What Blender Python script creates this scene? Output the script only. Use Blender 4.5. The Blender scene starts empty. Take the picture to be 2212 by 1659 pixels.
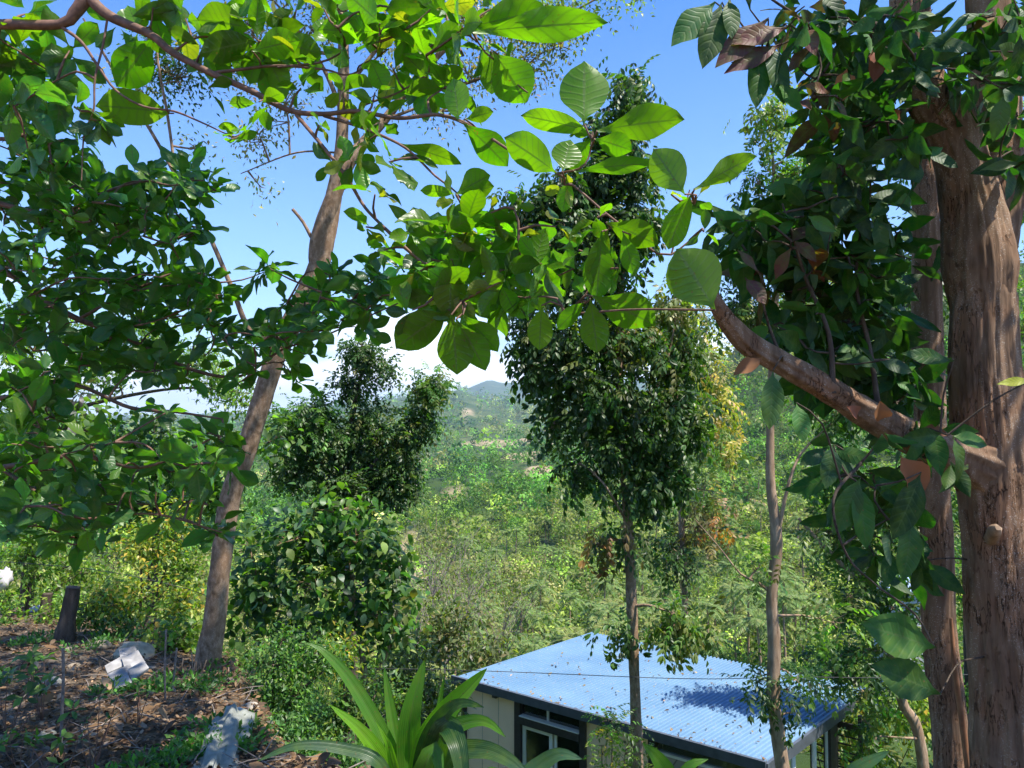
import bpy, math, random
import numpy as np
from math import radians, sin, cos, pi
from mathutils import Vector
rng = np.random.default_rng(11)
random.seed(5)
scn = bpy.context.scene
COL = scn.collection
# ------------------------------------------------------------------ camera
CAMZ = 1.6; FPX = 1661.0; CX, CY = 1106.0, 829.5; PITCH = radians(2.6)
cam_d = bpy.data.cameras.new("camera"); cam = bpy.data.objects.new("camera", cam_d); COL.objects.link(cam)
cam.location = (0, 0, CAMZ); cam.rotation_euler = (radians(90) + PITCH, 0, 0)
cam_d.sensor_width = 36; cam_d.lens = 36 * FPX / 2212.0; cam_d.clip_start = 0.05; cam_d.clip_end = 60000
scn.camera = cam
cp, sp = cos(PITCH), sin(PITCH)
def P(u, v, y):                       # point seen at (u, v) of the 2212-wide photograph, y metres in front
    a = (u - CX) / FPX; b = (CY - v) / FPX
    dy = cp - b * sp; dz = sp + b * cp
    return np.array([a * y / dy, y, CAMZ + dz * y / dy])
def proj(p):
    x, y, z = p[0], p[1], p[2] - CAMZ
    f = y * cp + z * sp; w = -y * sp + z * cp
    return CX + FPX * x / f, CY - FPX * w / f
# ------------------------------------------------------------------ noise and terrain
def hsh(ix, iy, s):
    n = (ix.astype(np.int64) * 374761393 + iy.astype(np.int64) * 668265263 + s * 1442695041) & 0xffffffff
    n = ((n ^ (n >> 13)) * 1274126177) & 0xffffffff
    return ((n ^ (n >> 16)) & 0xffff) / 65535.0
def vnoise(x, y, s=0):
    x = np.asarray(x, float); y = np.asarray(y, float)
    ix = np.floor(x); iy = np.floor(y); fx = x - ix; fy = y - iy
    fx = fx * fx * (3 - 2 * fx); fy = fy * fy * (3 - 2 * fy)
    a = hsh(ix, iy, s); b = hsh(ix + 1, iy, s); c = hsh(ix, iy + 1, s); d = hsh(ix + 1, iy + 1, s)
    return (a * (1 - fx) + b * fx) * (1 - fy) + (c * (1 - fx) + d * fx) * fy - 0.5
def fbm(x, y, o=4, s=0):
    r = 0; a = 1.0
    for k in range(o):
        r = r + a * vnoise(x * 2 ** k, y * 2 ** k, s + k); a *= 0.5
    return r
def sst(a, b, x):
    t = np.clip((x - a) / (b - a), 0, 1); return t * t * (3 - 2 * t)
def edge_y(x): return np.interp(x, [-40, -14, -10, -6, -3.4, -1.7, 0.2, 3, 6, 30], [20, 17, 15.5, 12.8, 9.6, 5.6, 3.4, 3.6, 4.5, 6])
def height(x, y):
    x = np.asarray(x, float); y = np.asarray(y, float)
    ye = edge_y(x)
    zt = -0.14 * np.clip(np.minimum(y, ye), -30, 40) - 0.02 * np.clip(x, 0, 20)
    d = np.maximum(y - ye, 0)
    z = zt - np.interp(d, [0, .6, 1.6, 6, 12, 20, 40], [0, .35, 1.5, 5.2, 9.2, 11.3, 15.5])
    z += 0.12 * fbm(x * .9, y * .9, 4, 3) + 0.02 * fbm(x * 7, y * 7, 2, 9)
    zf = np.interp(y, [0, 30, 60, 100, 160, 220, 300, 420, 600, 900, 1400, 30000], [-11, -15, -28, -38.5, -44, -47, -50, -49, -47, -43, -37, -36])
    zf = zf + fbm(x / 60, y / 60, 4, 21) * np.interp(y, [30, 120, 500, 2000], [2, 7, 16, 30])
    b = x / np.maximum(y, 1.0)
    z1 = np.interp(b, [-1.2, -.5, -.3, -.2, -.17, -.12, -.086, -.069, -.05, -.03, 0, .05, .2, .6, 1.2], [-20, -22, 20, 84, 92, 112, 130, 146, 122, 100, 92, 100, 150, 240, 150])
    z1 = z1 + fbm(b * 14, y / 900, 4, 33) * 12
    s1 = sst(1300, 3900, y) * (1 - sst(4300, 5600, y))
    zf = zf * (1 - s1) + z1 * s1
    z2 = np.interp(b, [-.6, -.3, -.2, -.12, -.085, -.056, -.042, -.03, -.022, -.014, .0, .03, .05, .2, .6, 1.2], [20, 70, 150, 235, 268, 302, 345, 376, 370, 345, 356, 342, 350, 380, 300, 150])
    z2 = z2 + fbm(b * 30, y / 900, 3, 44) * 14
    s2 = sst(5200, 7500, y) * (1 - sst(7800, 11000, y))
    zf = np.maximum(zf, zf * (1 - s2) + z2 * s2)
    zf = zf + 150 * np.exp(-.5 * ((x - 265) / 112) ** 2 - .5 * ((y - 520) / 190) ** 2)
    m = sst(22, 46, y)
    z = z * (1 - m) + zf * m
    hp = sst(7, 3, np.maximum(np.abs(x - 6), 0) - 6) * sst(13, 17, y) * (1 - sst(32, 38, y))
    return z * (1 - hp) + (-10.2) * hp
def ground_at(u, v, y0=3.0, y1=9000.0):
    ys = np.geomspace(y0, y1, 900); q = np.array([P(u, v, y) for y in ys])
    h = height(q[:, 0], q[:, 1]); k = np.argmax(q[:, 2] < h)
    return q[k] if q[k, 2] < h[k] else q[-1]
def gz(x, y): return float(height(np.array([x]), np.array([y]))[0])
# ------------------------------------------------------------------ objects
def tag(o, label=None, cat=None, group=None, kind=None):
    if label: o['label'] = label
    if cat: o['category'] = cat
    if group: o['group'] = group
    if kind: o['kind'] = kind
    return o
def thing(name, label, cat, loc=(0, 0, 0), group=None):
    o = bpy.data.objects.new(name, None); COL.objects.link(o); o.location = [float(c) for c in loc]
    o.empty_display_size = .2
    return tag(o, label, cat, group)
class MB:
    def __init__(s): s.v = []; s.f = {}; s.uv = []; s.t = []; s.n = 0
    def add(s, v, f, uv=None, t=None):
        v = np.asarray(v, float).reshape(-1, 3); f = np.asarray(f, int)
        s.v.append(v); s.f.setdefault(f.shape[1], []).append(f + s.n)
        s.uv.append(np.zeros((len(v), 3)) if uv is None else np.asarray(uv, float).reshape(-1, 3))
        if t is None: t = (1, 1, 1)
        t = np.asarray(t, float)
        s.t.append(np.broadcast_to(t, (len(v), 3)) if t.ndim == 1 else t)
        s.n += len(v); return s
    def box(s, c, d, ax=None, t=None):                 # centre, full sizes, optional axes (3 unit vectors)
        ax = np.eye(3) if ax is None else np.array(ax)
        g = np.array([[i, j, k] for i in (-.5, .5) for j in (-.5, .5) for k in (-.5, .5)]) * np.array(d)
        v = np.array(c) + g @ ax
        return s.add(v, [[0, 1, 3, 2], [4, 6, 7, 5], [0, 4, 5, 1], [2, 3, 7, 6], [0, 2, 6, 4], [1, 5, 7, 3]], None, t)
    def build(s, name, mat, parent=None, smooth=True, origin=None):
        me = bpy.data.meshes.new(name)
        if s.n:
            V = np.concatenate(s.v)
            off = np.zeros(3)
            if parent is not None: off = np.array(world_loc(parent))
            elif origin is not None: off = np.array(origin, float)
            V = V - off
            loops = []; tot = []
            for k, fs in s.f.items():
                F = np.concatenate(fs); loops.append(F.ravel()); tot.append(np.full(len(F), k))
            loops = np.concatenate(loops).astype(np.int32); tot = np.concatenate(tot).astype(np.int32)
            st = np.concatenate([[0], np.cumsum(tot)[:-1]]).astype(np.int32)
            me.vertices.add(len(V)); me.vertices.foreach_set("co", V.astype(np.float32).ravel())
            me.loops.add(len(loops)); me.loops.foreach_set("vertex_index", loops)
            me.polygons.add(len(tot)); me.polygons.foreach_set("loop_start", st)
            me.polygons.foreach_set("loop_total", tot)
            a = me.attributes.new("luv", 'FLOAT_VECTOR', 'POINT'); a.data.foreach_set("vector", np.concatenate(s.uv).astype(np.float32).ravel())
            T = np.concatenate(s.t); c = np.ones((len(T), 4), np.float32); c[:, :3] = T
            a = me.attributes.new("tint", 'FLOAT_COLOR', 'POINT'); a.data.foreach_set("color", c.ravel())
            me.polygons.foreach_set("use_smooth", np.full(len(tot), smooth))
            me.update(calc_edges=True)
        if mat: me.materials.append(mat)
        o = bpy.data.objects.new(name, me); COL.objects.link(o)
        if parent is not None: o.parent = parent
        elif origin is not None: o.location = [float(c) for c in origin]
        return o
def world_loc(o):
    l = np.array(o.location, float)
    while o.parent is not None: o = o.parent; l = l + np.array(o.location, float)
    return l
# ------------------------------------------------------------------ materials
def new_mat(name):
    m = bpy.data.materials.new(name); m.use_nodes = True; nt = m.node_tree; nt.nodes.clear()
    out = nt.nodes.new('ShaderNodeOutputMaterial'); return m, nt, out
def N(nt, t, **kw):
    n = nt.nodes.new(t)
    for k, v in kw.items():
        if k.startswith('i_'):
            key = k[2:]; key = int(key) if key.isdigit() else key.replace('_', ' ')
            n.inputs[key].default_value = v
        else: setattr(n, k, v)
    return n
def ramp(nt, fac, stops):
    r = nt.nodes.new('ShaderNodeValToRGB'); e = r.color_ramp.elements
    while len(e) < len(stops): e.new(0.5)
    for k, (p, c) in enumerate(stops): e[k].position = p; e[k].color = (*c, 1)
    nt.links.new(fac, r.inputs[0]); return r.outputs[0]
def mixc(nt, f, a, b, mode='MIX'):
    m = nt.nodes.new('ShaderNodeMix'); m.data_type = 'RGBA'; m.blend_type = mode
    for s, x in ((0, f), (6, a), (7, b)):
        if isinstance(x, (int, float)): m.inputs[s].default_value = x
        elif isinstance(x, tuple): m.inputs[s].default_value = (*x, 1)
        else: nt.links.new(x, m.inputs[s])
    return m.outputs[2]
def math_(nt, op, a, b=None, c=None):
    m = nt.nodes.new('ShaderNodeMath'); m.operation = op
    for k, x in enumerate((a, b, c)):
        if x is None: continue
        if isinstance(x, (int, float)): m.inputs[k].default_value = x
        else: nt.links.new(x, m.inputs[k])
    return m.outputs[0]
def leaf_mat(name, fac=.45, rough=.42, veins=False, tcol=(1.9, 2.3, .5), spec=.4, along=False, vf=.5):
    m, nt, out = new_mat(name); L = nt.links.new
    at = N(nt, 'ShaderNodeAttribute', attribute_name='tint'); col = at.outputs['Color']
    p = N(nt, 'ShaderNodeBsdfPrincipled', i_Roughness=rough); p.inputs['Specular IOR Level'].default_value = spec
    if veins:
        uv = N(nt, 'ShaderNodeAttribute', attribute_name='luv'); sx = N(nt, 'ShaderNodeSeparateXYZ'); L(uv.outputs['Vector'], sx.inputs[0])
        au = math_(nt, 'ABSOLUTE', sx.outputs[0])
        if along:
            w = math_(nt, 'SINE', math_(nt, 'MULTIPLY', sx.outputs[0], 34.0))
        else:
            w = math_(nt, 'SINE', math_(nt, 'MULTIPLY', math_(nt, 'SUBTRACT', sx.outputs[1], math_(nt, 'MULTIPLY', au, .16)), 56.0))
        wv = math_(nt, 'POWER', math_(nt, 'MULTIPLY_ADD', w, .5, .5), 6.0 if not along else 2.0)
        mid = math_(nt, 'LESS_THAN', au, .06)
        vm = math_(nt, 'MAXIMUM', mid, math_(nt, 'MULTIPLY', wv, .45))
        no = N(nt, 'ShaderNodeTexNoise', i_Scale=26.0, i_Detail=3.0); tc = N(nt, 'ShaderNodeTexCoord'); L(tc.outputs['Object'], no.inputs['Vector'])
        col = mixc(nt, ramp(nt, no.outputs[0], [(.4, (0, 0, 0)), (.75, (.4, .4, .4))]), col, (.13, .2, .02)); nb = N(nt, 'ShaderNodeTexNoise', i_Scale=75.0, i_Detail=2.0); L(tc.outputs['Object'], nb.inputs['Vector']); col = mixc(nt, ramp(nt, nb.outputs[0], [(.69, (0, 0, 0)), (.73, (.8, .8, .8))]), col, (.16, .09, .03))
        col2 = mixc(nt, math_(nt, 'MULTIPLY', vm, vf), col, (.22, .3, .1))
        bp = N(nt, 'ShaderNodeBump', i_Strength=.28, i_Distance=.003); L(math_(nt, 'SUBTRACT', 1.0, wv), bp.inputs['Height']); L(bp.outputs[0], p.inputs['Normal'])
        tcolo = mixc(nt, math_(nt, 'MULTIPLY', vm, .8), col, (.03, .07, .008))
        col = col2
    else: tcolo = col
    L(col, p.inputs['Base Color'])
    t = N(nt, 'ShaderNodeBsdfTranslucent'); L(mixc(nt, 1.0, tcolo, tcol, 'MULTIPLY'), t.inputs[0])
    mx = N(nt, 'ShaderNodeMixShader'); mx.inputs[0].default_value = fac
    L(p.outputs[0], mx.inputs[1]); L(t.outputs[0], mx.inputs[2]); L(mx.outputs[0], out.inputs[0]); return m
def bark_mat(name, c1, c2, c3=None, scale=9., stretch=.18, spots=.0, bump=.8, cracks=True):
    m, nt, out = new_mat(name); L = nt.links.new
    tc = N(nt, 'ShaderNodeTexCoord'); mp = N(nt, 'ShaderNodeMapping'); mp.inputs['Scale'].default_value = (1, 1, stretch); L(tc.outputs['Object'], mp.inputs[0])
    n1 = N(nt, 'ShaderNodeTexNoise', i_Scale=scale, i_Detail=8.0, i_Roughness=.65); L(mp.outputs[0], n1.inputs['Vector'])
    n2 = N(nt, 'ShaderNodeTexNoise', i_Scale=scale * .25, i_Detail=4.0); L(tc.outputs['Object'], n2.inputs['Vector'])
    col = ramp(nt, n1.outputs[0], [(.3, c1), (.68, c2)])
    if c3: col = mixc(nt, math_(nt, 'MULTIPLY', ramp(nt, n2.outputs[0], [(.45, (0, 0, 0)), (.62, (1, 1, 1))]), .75), col, c3)
    h = n1.outputs[0]
    if cracks:
        vo = N(nt, 'ShaderNodeTexVoronoi', feature='DISTANCE_TO_EDGE', i_Scale=scale * 1.6)
        mp2 = N(nt, 'ShaderNodeMapping'); mp2.inputs['Scale'].default_value = (1, 1, stretch * .8)
        ad = N(nt, 'ShaderNodeVectorMath', operation='MULTIPLY_ADD'); ad.inputs[1].default_value = (.25, .25, .25); L(n1.outputs[1], ad.inputs[0]); L(tc.outputs['Object'], ad.inputs[2]); L(ad.outputs[0], mp2.inputs[0])
        L(mp2.outputs[0], vo.inputs['Vector'])
        cr = ramp(nt, vo.outputs['Distance'], [(.0, (0, 0, 0)), (.03, (1, 1, 1))])
        msk = ramp(nt, n2.outputs[0], [(.5, (1, 1, 1)), (.56, (0, 0, 0))]); crm = math_(nt, 'MAXIMUM', cr, msk)
        col = mixc(nt, math_(nt, 'SUBTRACT', 1.0, crm), col, tuple(x * .7 for x in c1))
        h = math_(nt, 'MULTIPLY_ADD', crm, .7, math_(nt, 'MULTIPLY', h, .6))
    if spots > 0:
        v2 = N(nt, 'ShaderNodeTexVoronoi', i_Scale=scale * 7., i_Randomness=1.0); n3 = N(nt, 'ShaderNodeTexNoise', i_Scale=scale * 5, i_Detail=3.0); L(tc.outputs['Object'], n3.inputs['Vector']); ad3 = N(nt, 'ShaderNodeVectorMath', operation='MULTIPLY_ADD'); ad3.inputs[1].default_value = (.05, .05, .05); L(n3.outputs[1], ad3.inputs[0]); L(tc.outputs['Object'], ad3.inputs[2]); L(ad3.outputs[0], v2.inputs['Vector'])
        s = ramp(nt, v2.outputs['Distance'], [(.14, (1, 1, 1)), (.3, (0, 0, 0))])
        s = math_(nt, 'MULTIPLY', s, math_(nt, 'GREATER_THAN', n1.outputs[0], .5))
        col = mixc(nt, math_(nt, 'MULTIPLY', s, spots), col, (.5, .46, .38))
    p = N(nt, 'ShaderNodeBsdfPrincipled', i_Roughness=.9); p.inputs['Specular IOR Level'].default_value = .15
    L(col, p.inputs['Base Color']); b = N(nt, 'ShaderNodeBump', i_Strength=bump, i_Distance=.02); L(h, b.inputs['Height']); L(b.outputs[0], p.inputs['Normal'])
    L(p.outputs[0], out.inputs[0]); return m
def plain_mat(name, c, rough=.6, var=.15, scale=6., metal=0., bump=.1, spec=.4, tint=False):
    m, nt, out = new_mat(name); L = nt.links.new
    tc = N(nt, 'ShaderNodeTexCoord'); n = N(nt, 'ShaderNodeTexNoise', i_Scale=scale, i_Detail=6.0); L(tc.outputs['Object'], n.inputs['Vector'])
    col = ramp(nt, n.outputs[0], [(.3, tuple(x * (1 - var) for x in c)), (.7, tuple(min(1, x * (1 + var)) for x in c))])
    if tint: at = N(nt, 'ShaderNodeAttribute', attribute_name='tint'); col = mixc(nt, 1.0, col, at.outputs['Color'], 'MULTIPLY')
    p = N(nt, 'ShaderNodeBsdfPrincipled', i_Roughness=rough, i_Metallic=metal); p.inputs['Specular IOR Level'].default_value = spec
    L(col, p.inputs['Base Color']); b = N(nt, 'ShaderNodeBump', i_Strength=bump, i_Distance=.01); L(n.outputs[0], b.inputs['Height']); L(b.outputs[0], p.inputs['Normal'])
    L(p.outputs[0], out.inputs[0]); return m
M = dict(
    leaf_near=leaf_mat('leaf_near', .5, .34, True, (2.2, 2.7, .25), .5),
    leaf_dark=leaf_mat('leaf_dark', .3, .5, True, (1.2, 2.2, .3), .25, vf=.16),
    leaf=leaf_mat('leaf', .4, .42, False, (1.9, 2.4, .4), .42),
    strap=leaf_mat('strap', .45, .33, True, (1.9, 2.4, .3), .4, True, vf=.2),
    leaf_far=leaf_mat('leaf_far', .28, .6, False, (1.7, 2.1, .4), .2),
    dry_leaf=leaf_mat('dry_leaf', .3, .7, False, (1.2, 1.0, .7), .2),
    bark_red=bark_mat('bark_red', (.085, .05, .03), (.31, .205, .13), (.25, .13, .07), 14, .16, .9, 1.0),
    bark_grey=bark_mat('bark_grey', (.09, .055, .03), (.42, .29, .19), (.24, .15, .09), 18, .6, .95, .6, False),
    bark_pale=bark_mat('bark_pale', (.15, .095, .06), (.46, .33, .22), (.27, .18, .11), 14, .25, .35, .5, False),
    bark_dark=bark_mat('bark_dark', (.04, .03, .022), (.13, .1, .075), None, 12, .25, .2),
    twig=plain_mat('twig', (.16, .085, .055), .7, .4, 40),
    twig_grey=plain_mat('twig_grey', (.22, .18, .15), .8, .4, 30),
)
# ------------------------------------------------------------------ geometry generators
def catmull(pts, rad, step):
    pts = np.asarray(pts, float); rad = np.asarray(rad, float)
    if len(pts) < 3:
        n = max(2, int(np.linalg.norm(pts[1] - pts[0]) / step) + 1); t = np.linspace(0, 1, n)[:, None]
        return pts[0] * (1 - t) + pts[1] * t, rad[0] * (1 - t[:, 0]) + rad[1] * t[:, 0]
    q = np.vstack([2 * pts[0] - pts[1], pts, 2 * pts[-1] - pts[-2]]); out = []; ro = []
    for i in range(1, len(q) - 2):
        n = max(1, int(np.linalg.norm(q[i + 1] - q[i]) / step)); t = (np.arange(n) / n)[:, None]
        p0, p1, p2, p3 = q[i - 1:i + 3]
        out.append(.5 * (2 * p1 + (p2 - p0) * t + (2 * p0 - 5 * p1 + 4 * p2 - p3) * t ** 2 + (3 * p1 - p0 - 3 * p2 + p3) * t ** 3))
        ro.append(rad[i - 1] * (1 - t[:, 0]) + rad[i] * t[:, 0])
    out.append(pts[-1:]); ro.append(rad[-1:]); return np.vstack(out), np.concatenate(ro)
def tube(mb, pts, rad, seg=8, step=.15, bump=0., bs=3., seed=0, tint=None, jit=0., ridge=0.):
    if np.isscalar(rad): rad = [rad] * len(pts)
    c, r = catmull(pts, rad, step); n = len(c)
    if jit: c = c + rng.normal(0, jit, c.shape)
    T = np.gradient(c, axis=0); T /= np.linalg.norm(T, axis=1)[:, None] + 1e-9
    ref = np.array([0, 1, .3]) if abs(T[0, 1]) < .8 else np.array([1, 0, .2]); A = []
    a = ref - T[0] * (ref @ T[0]); a /= np.linalg.norm(a)
    for k in range(n):
        a = a - T[k] * (a @ T[k]); a /= np.linalg.norm(a) + 1e-9; A.append(a)
    A = np.array(A); B = np.cross(T, A); th = np.linspace(0, 2 * pi, seg, endpoint=False)
    rr = np.repeat(r[:, None], seg, 1)
    if bump:
        ln = np.concatenate([[0], np.cumsum(np.linalg.norm(np.diff(c, axis=0), axis=1))])
        LL, TT = np.meshgrid(ln, th, indexing='ij')
        nz = fbm(np.cos(TT) * bs * .8 + LL * bs * .6 + seed * 7.3, np.sin(TT) * bs * .8 + LL * bs * .35 + seed, 4, seed)
        rr = rr * (1 + bump * nz * 2)
        if ridge:
            q_ = fbm(np.cos(TT) * 7 + LL * .9 + seed * 3, np.sin(TT) * 7 - LL * .6 + 9, 3, seed + 5); rr = rr * (1 - ridge * np.exp(-(q_ / .045) ** 2)) * (1 + .25 * ridge * fbm(np.cos(TT) * 16 + LL * 8, np.sin(TT) * 16 - LL * 5, 3, seed + 8))
    V = c[:, None] + rr[..., None] * (np.cos(th)[None, :, None] * A[:, None] + np.sin(th)[None, :, None] * B[:, None])
    i = np.arange(n - 1)[:, None] * seg; j = np.arange(seg)[None]; j2 = (j + 1) % seg
    F = np.stack([i + j, i + j2, i + seg + j2, i + seg + j], -1).reshape(-1, 4)
    mb.add(V.reshape(-1, 3), F, None, tint)
    mb.add(np.vstack([c[0:1], V[0]]), [[0, 1 + (k + 1) % seg, 1 + k] for k in range(seg)], None, tint)
    mb.add(np.vstack([c[-1:], V[-1]]), [[0, 1 + k, 1 + (k + 1) % seg] for k in range(seg)], None, tint)
    return c
def leaf_tpl(cols, rows, w=.5, p=1.0, q=.8, fold=.15, droop=.25, wave=0., curl=0., stem=.06):
    us = np.linspace(-1, 1, cols + 1); ts = np.linspace(0, 1, rows + 1); v = []; uv = []
    for t in ts:
        tt = max(0, (t - stem) / (1 - stem)); pr = max(.02, sin(pi * min(1, tt) ** p) ** q) if tt > 0 else .025
        for u in us:
            x = u * w / 2 * pr
            v.append((x, t, fold * abs(x) - droop * t * t + curl * x * x * 2 + wave * sin(t * 11 + u * 2) * abs(u) * .022)); uv.append((u, t, 0))
    F = [[r * (cols + 1) + c, r * (cols + 1) + c + 1, (r + 1) * (cols + 1) + c + 1, (r + 1) * (cols + 1) + c] for r in range(rows) for c in range(cols)]
    return np.array(v), np.array(F), np.array(uv)
def join_tpl(ts):
    v = []; f = []; uv = []; n = 0
    for a, b, c in ts: v.append(a); f.append(b + n); uv.append(c); n += len(a)
    return np.vstack(v), np.vstack(f), np.vstack(uv)
def xf(tpl, pos, d, nrm, L):
    d = np.array(d, float); d /= np.linalg.norm(d); nrm = np.array(nrm, float); X = np.cross(d, nrm); X /= np.linalg.norm(X); Z = np.cross(X, d)
    v = tpl[0]; return (np.array(pos) + L * (v[:, 0:1] * X + v[:, 1:2] * d + v[:, 2:3] * Z), tpl[1], tpl[2])
def pinnate(n=5, w=.3, droop=.45, L=.32, rows=2, seed=1, hang=.3):
    r = np.random.default_rng(seed); lf = leaf_tpl(2, rows, w, 1., .8, .2, .25, stem=.0); out = []
    for k in range(n):
        t = .18 + .8 * k / (n - 1 if n > 1 else 1); base = (0, t, -droop * t * t)
        for s in (-1, 1):
            d = (s * (.9 - .25 * t), .45 + .4 * t, -hang - .5 * t * droop + r.normal(0, .12)); out.append(xf(lf, base, d, (s * .15, .1, 1), L * (1 - .25 * abs(t - .6)) * r.uniform(.85, 1.1)))
    out.append(xf(lf, (0, .98, -droop * .96), (0, .8, -.8), (0, .5, 1), L))
    st = leaf_tpl(1, 3, .02, 1., .1, 0, droop, stem=0); out.append(st); return join_tpl(out)
T_BIG = [leaf_tpl(4, 9, .52, 1.45, .75, .25, .22, 1), leaf_tpl(4, 9, .58, 1.35, .7, .1, .4, 1.6, .3), leaf_tpl(4, 9, .5, 1.5, .75, .35, .05, 1.2), leaf_tpl(4, 9, .54, 1.4, .7, -.1, .3, 2, -.2)]
def bitten(tp, side, t0, t1, k):
    v, f, uv = tp; v = v.copy(); m = (uv[:, 0] * side > .6) & (uv[:, 1] > t0) & (uv[:, 1] < t1); v[m, 0] *= k; return v, f, uv
T_BIG += [bitten(leaf_tpl(4, 12, .55, 1.4, .72, .2, .3, 1.5, .2), 1, .5, .72, .55), bitten(bitten(leaf_tpl(4, 12, .5, 1.35, .75, .1, .15, 2), -1, .3, .42, .6), 1, .7, .85, .5), leaf_tpl(4, 9, .44, 1.3, .85, .5, .5, 2., .5)]
T_MID = [leaf_tpl(2, 5, .55, 1.4, .75, .25, .25), leaf_tpl(2, 5, .6, 1.35, .7, .1, .45), leaf_tpl(2, 5, .5, 1.5, .8, .4, .05)]
T_ELL = [leaf_tpl(4, 8, .42, .95, .95, .2, .25, 1), leaf_tpl(4, 8, .46, .9, 1., .1, .5, 1.4), leaf_tpl(4, 8, .4, .95, 1., .35, .1, 1.2)]
T_OVAL = [leaf_tpl(2, 4, .6, .85, .8, .2, .3), leaf_tpl(2, 4, .7, .8, .75, .05, .5)]
T_SM = [leaf_tpl(2, 2, .5, 1., .8, .25, .2, stem=0), leaf_tpl(2, 2, .42, 1., .8, .1, .45, stem=0)]
T_PIN = [pinnate(4, .42, .35, .4, 2, 1), pinnate(4, .44, .6, .44, 2, 2, .5), pinnate(4, .4, .2, .4, 2, 3, .2)]
T_PINH = [pinnate(4, .42, .6, .42, 3, 4, .6), pinnate(4, .44, .9, .46, 3, 5, .8), pinnate(4, .4, .3, .42, 3, 6, .4)]
def unit(a): return a / (np.linalg.norm(a, axis=-1, keepdims=True) + 1e-9)
def inst(mb, tpls, pos, d, nrm, L, tint):
    pos = np.asarray(pos, float); n = len(pos); d = unit(np.asarray(d, float)); nrm = np.asarray(nrm, float)
    X = unit(np.cross(d, nrm)); Z = np.cross(X, d); L = np.broadcast_to(L, (n,)); tint = np.broadcast_to(tint, (n, 3))
    ch = rng.integers(0, len(tpls), n)
    for k, (v, f, uv) in enumerate(tpls):
        s = ch == k; m = int(s.sum())
        if not m: continue
        W = pos[s][:, None] + L[s][:, None, None] * (v[None, :, 0:1] * X[s][:, None] + v[None, :, 1:2] * d[s][:, None] + v[None, :, 2:3] * Z[s][:, None])
        F = (f[None] + (np.arange(m) * len(v))[:, None, None]).reshape(-1, f.shape[1])
        mb.add(W.reshape(-1, 3), F, np.tile(uv, (m, 1)), np.repeat(tint[s], len(v), 0))
def tints(cols, n, var=.25, w=None):
    cols = np.array(cols, float); c = cols[rng.choice(len(cols), n, p=w)]
    return c * np.exp(rng.normal(0, var, (n, 1))) * np.exp(rng.normal(0, .08, (n, 3)))
def rosette(mb, tpls, c, axis, n, L, cols, spread=(50, 95), droop=.25, r0=.0):
    axis = unit(np.asarray(axis, float)); a = np.cross(axis, [.3, .2, .9]); a = unit(a); b = np.cross(axis, a)
    ph = np.linspace(0, 2 * pi, n, endpoint=False) + rng.uniform(0, 6.3) + rng.normal(0, .25, n)
    th = np.radians(rng.uniform(spread[0], spread[1], n))
    d = axis * np.cos(th)[:, None] + (np.cos(ph)[:, None] * a + np.sin(ph)[:, None] * b) * np.sin(th)[:, None]
    d[:, 2] -= droop
    inst(mb, tpls, np.array(c) + d * r0 + rng.normal(0, L * .06, (n, 3)), d, axis + rng.normal(0, .25, (n, 3)), L * rng.uniform(.65, 1.12, n), tints(cols, n))
class Skel:                            # a tree's limbs, so twigs can start at the nearest one
    def __init__(s): s.p = np.zeros((0, 3))
    def add(s, c): s.p = np.vstack([s.p, c]); return c
    def near(s, q, below=True):
        d = np.linalg.norm(s.p - q, axis=1)
        if below: d = d + np.maximum(0, s.p[:, 2] - q[2]) * .9
        return s.p[np.argmin(d)]
def link_twig(mb, sk, q, r0, r1, seg=5, sag=.08, register=True):
    a = sk.near(np.asarray(q)); m = (a + q) / 2; D = np.linalg.norm(q - a)
    if D < .01: return
    m = m + rng.normal(0, .1 * D, 3) + np.array([0, 0, sag * D])
    c = tube(mb, [a, m, q], [r0, (r0 + r1) / 2, r1], seg, max(D / 7, .03))
    if register: sk.add(c)
def rdir(n, up=0.):
    d = rng.normal(0, 1, (n, 3)); d = unit(d); d[:, 2] += up; return unit(d)
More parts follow.
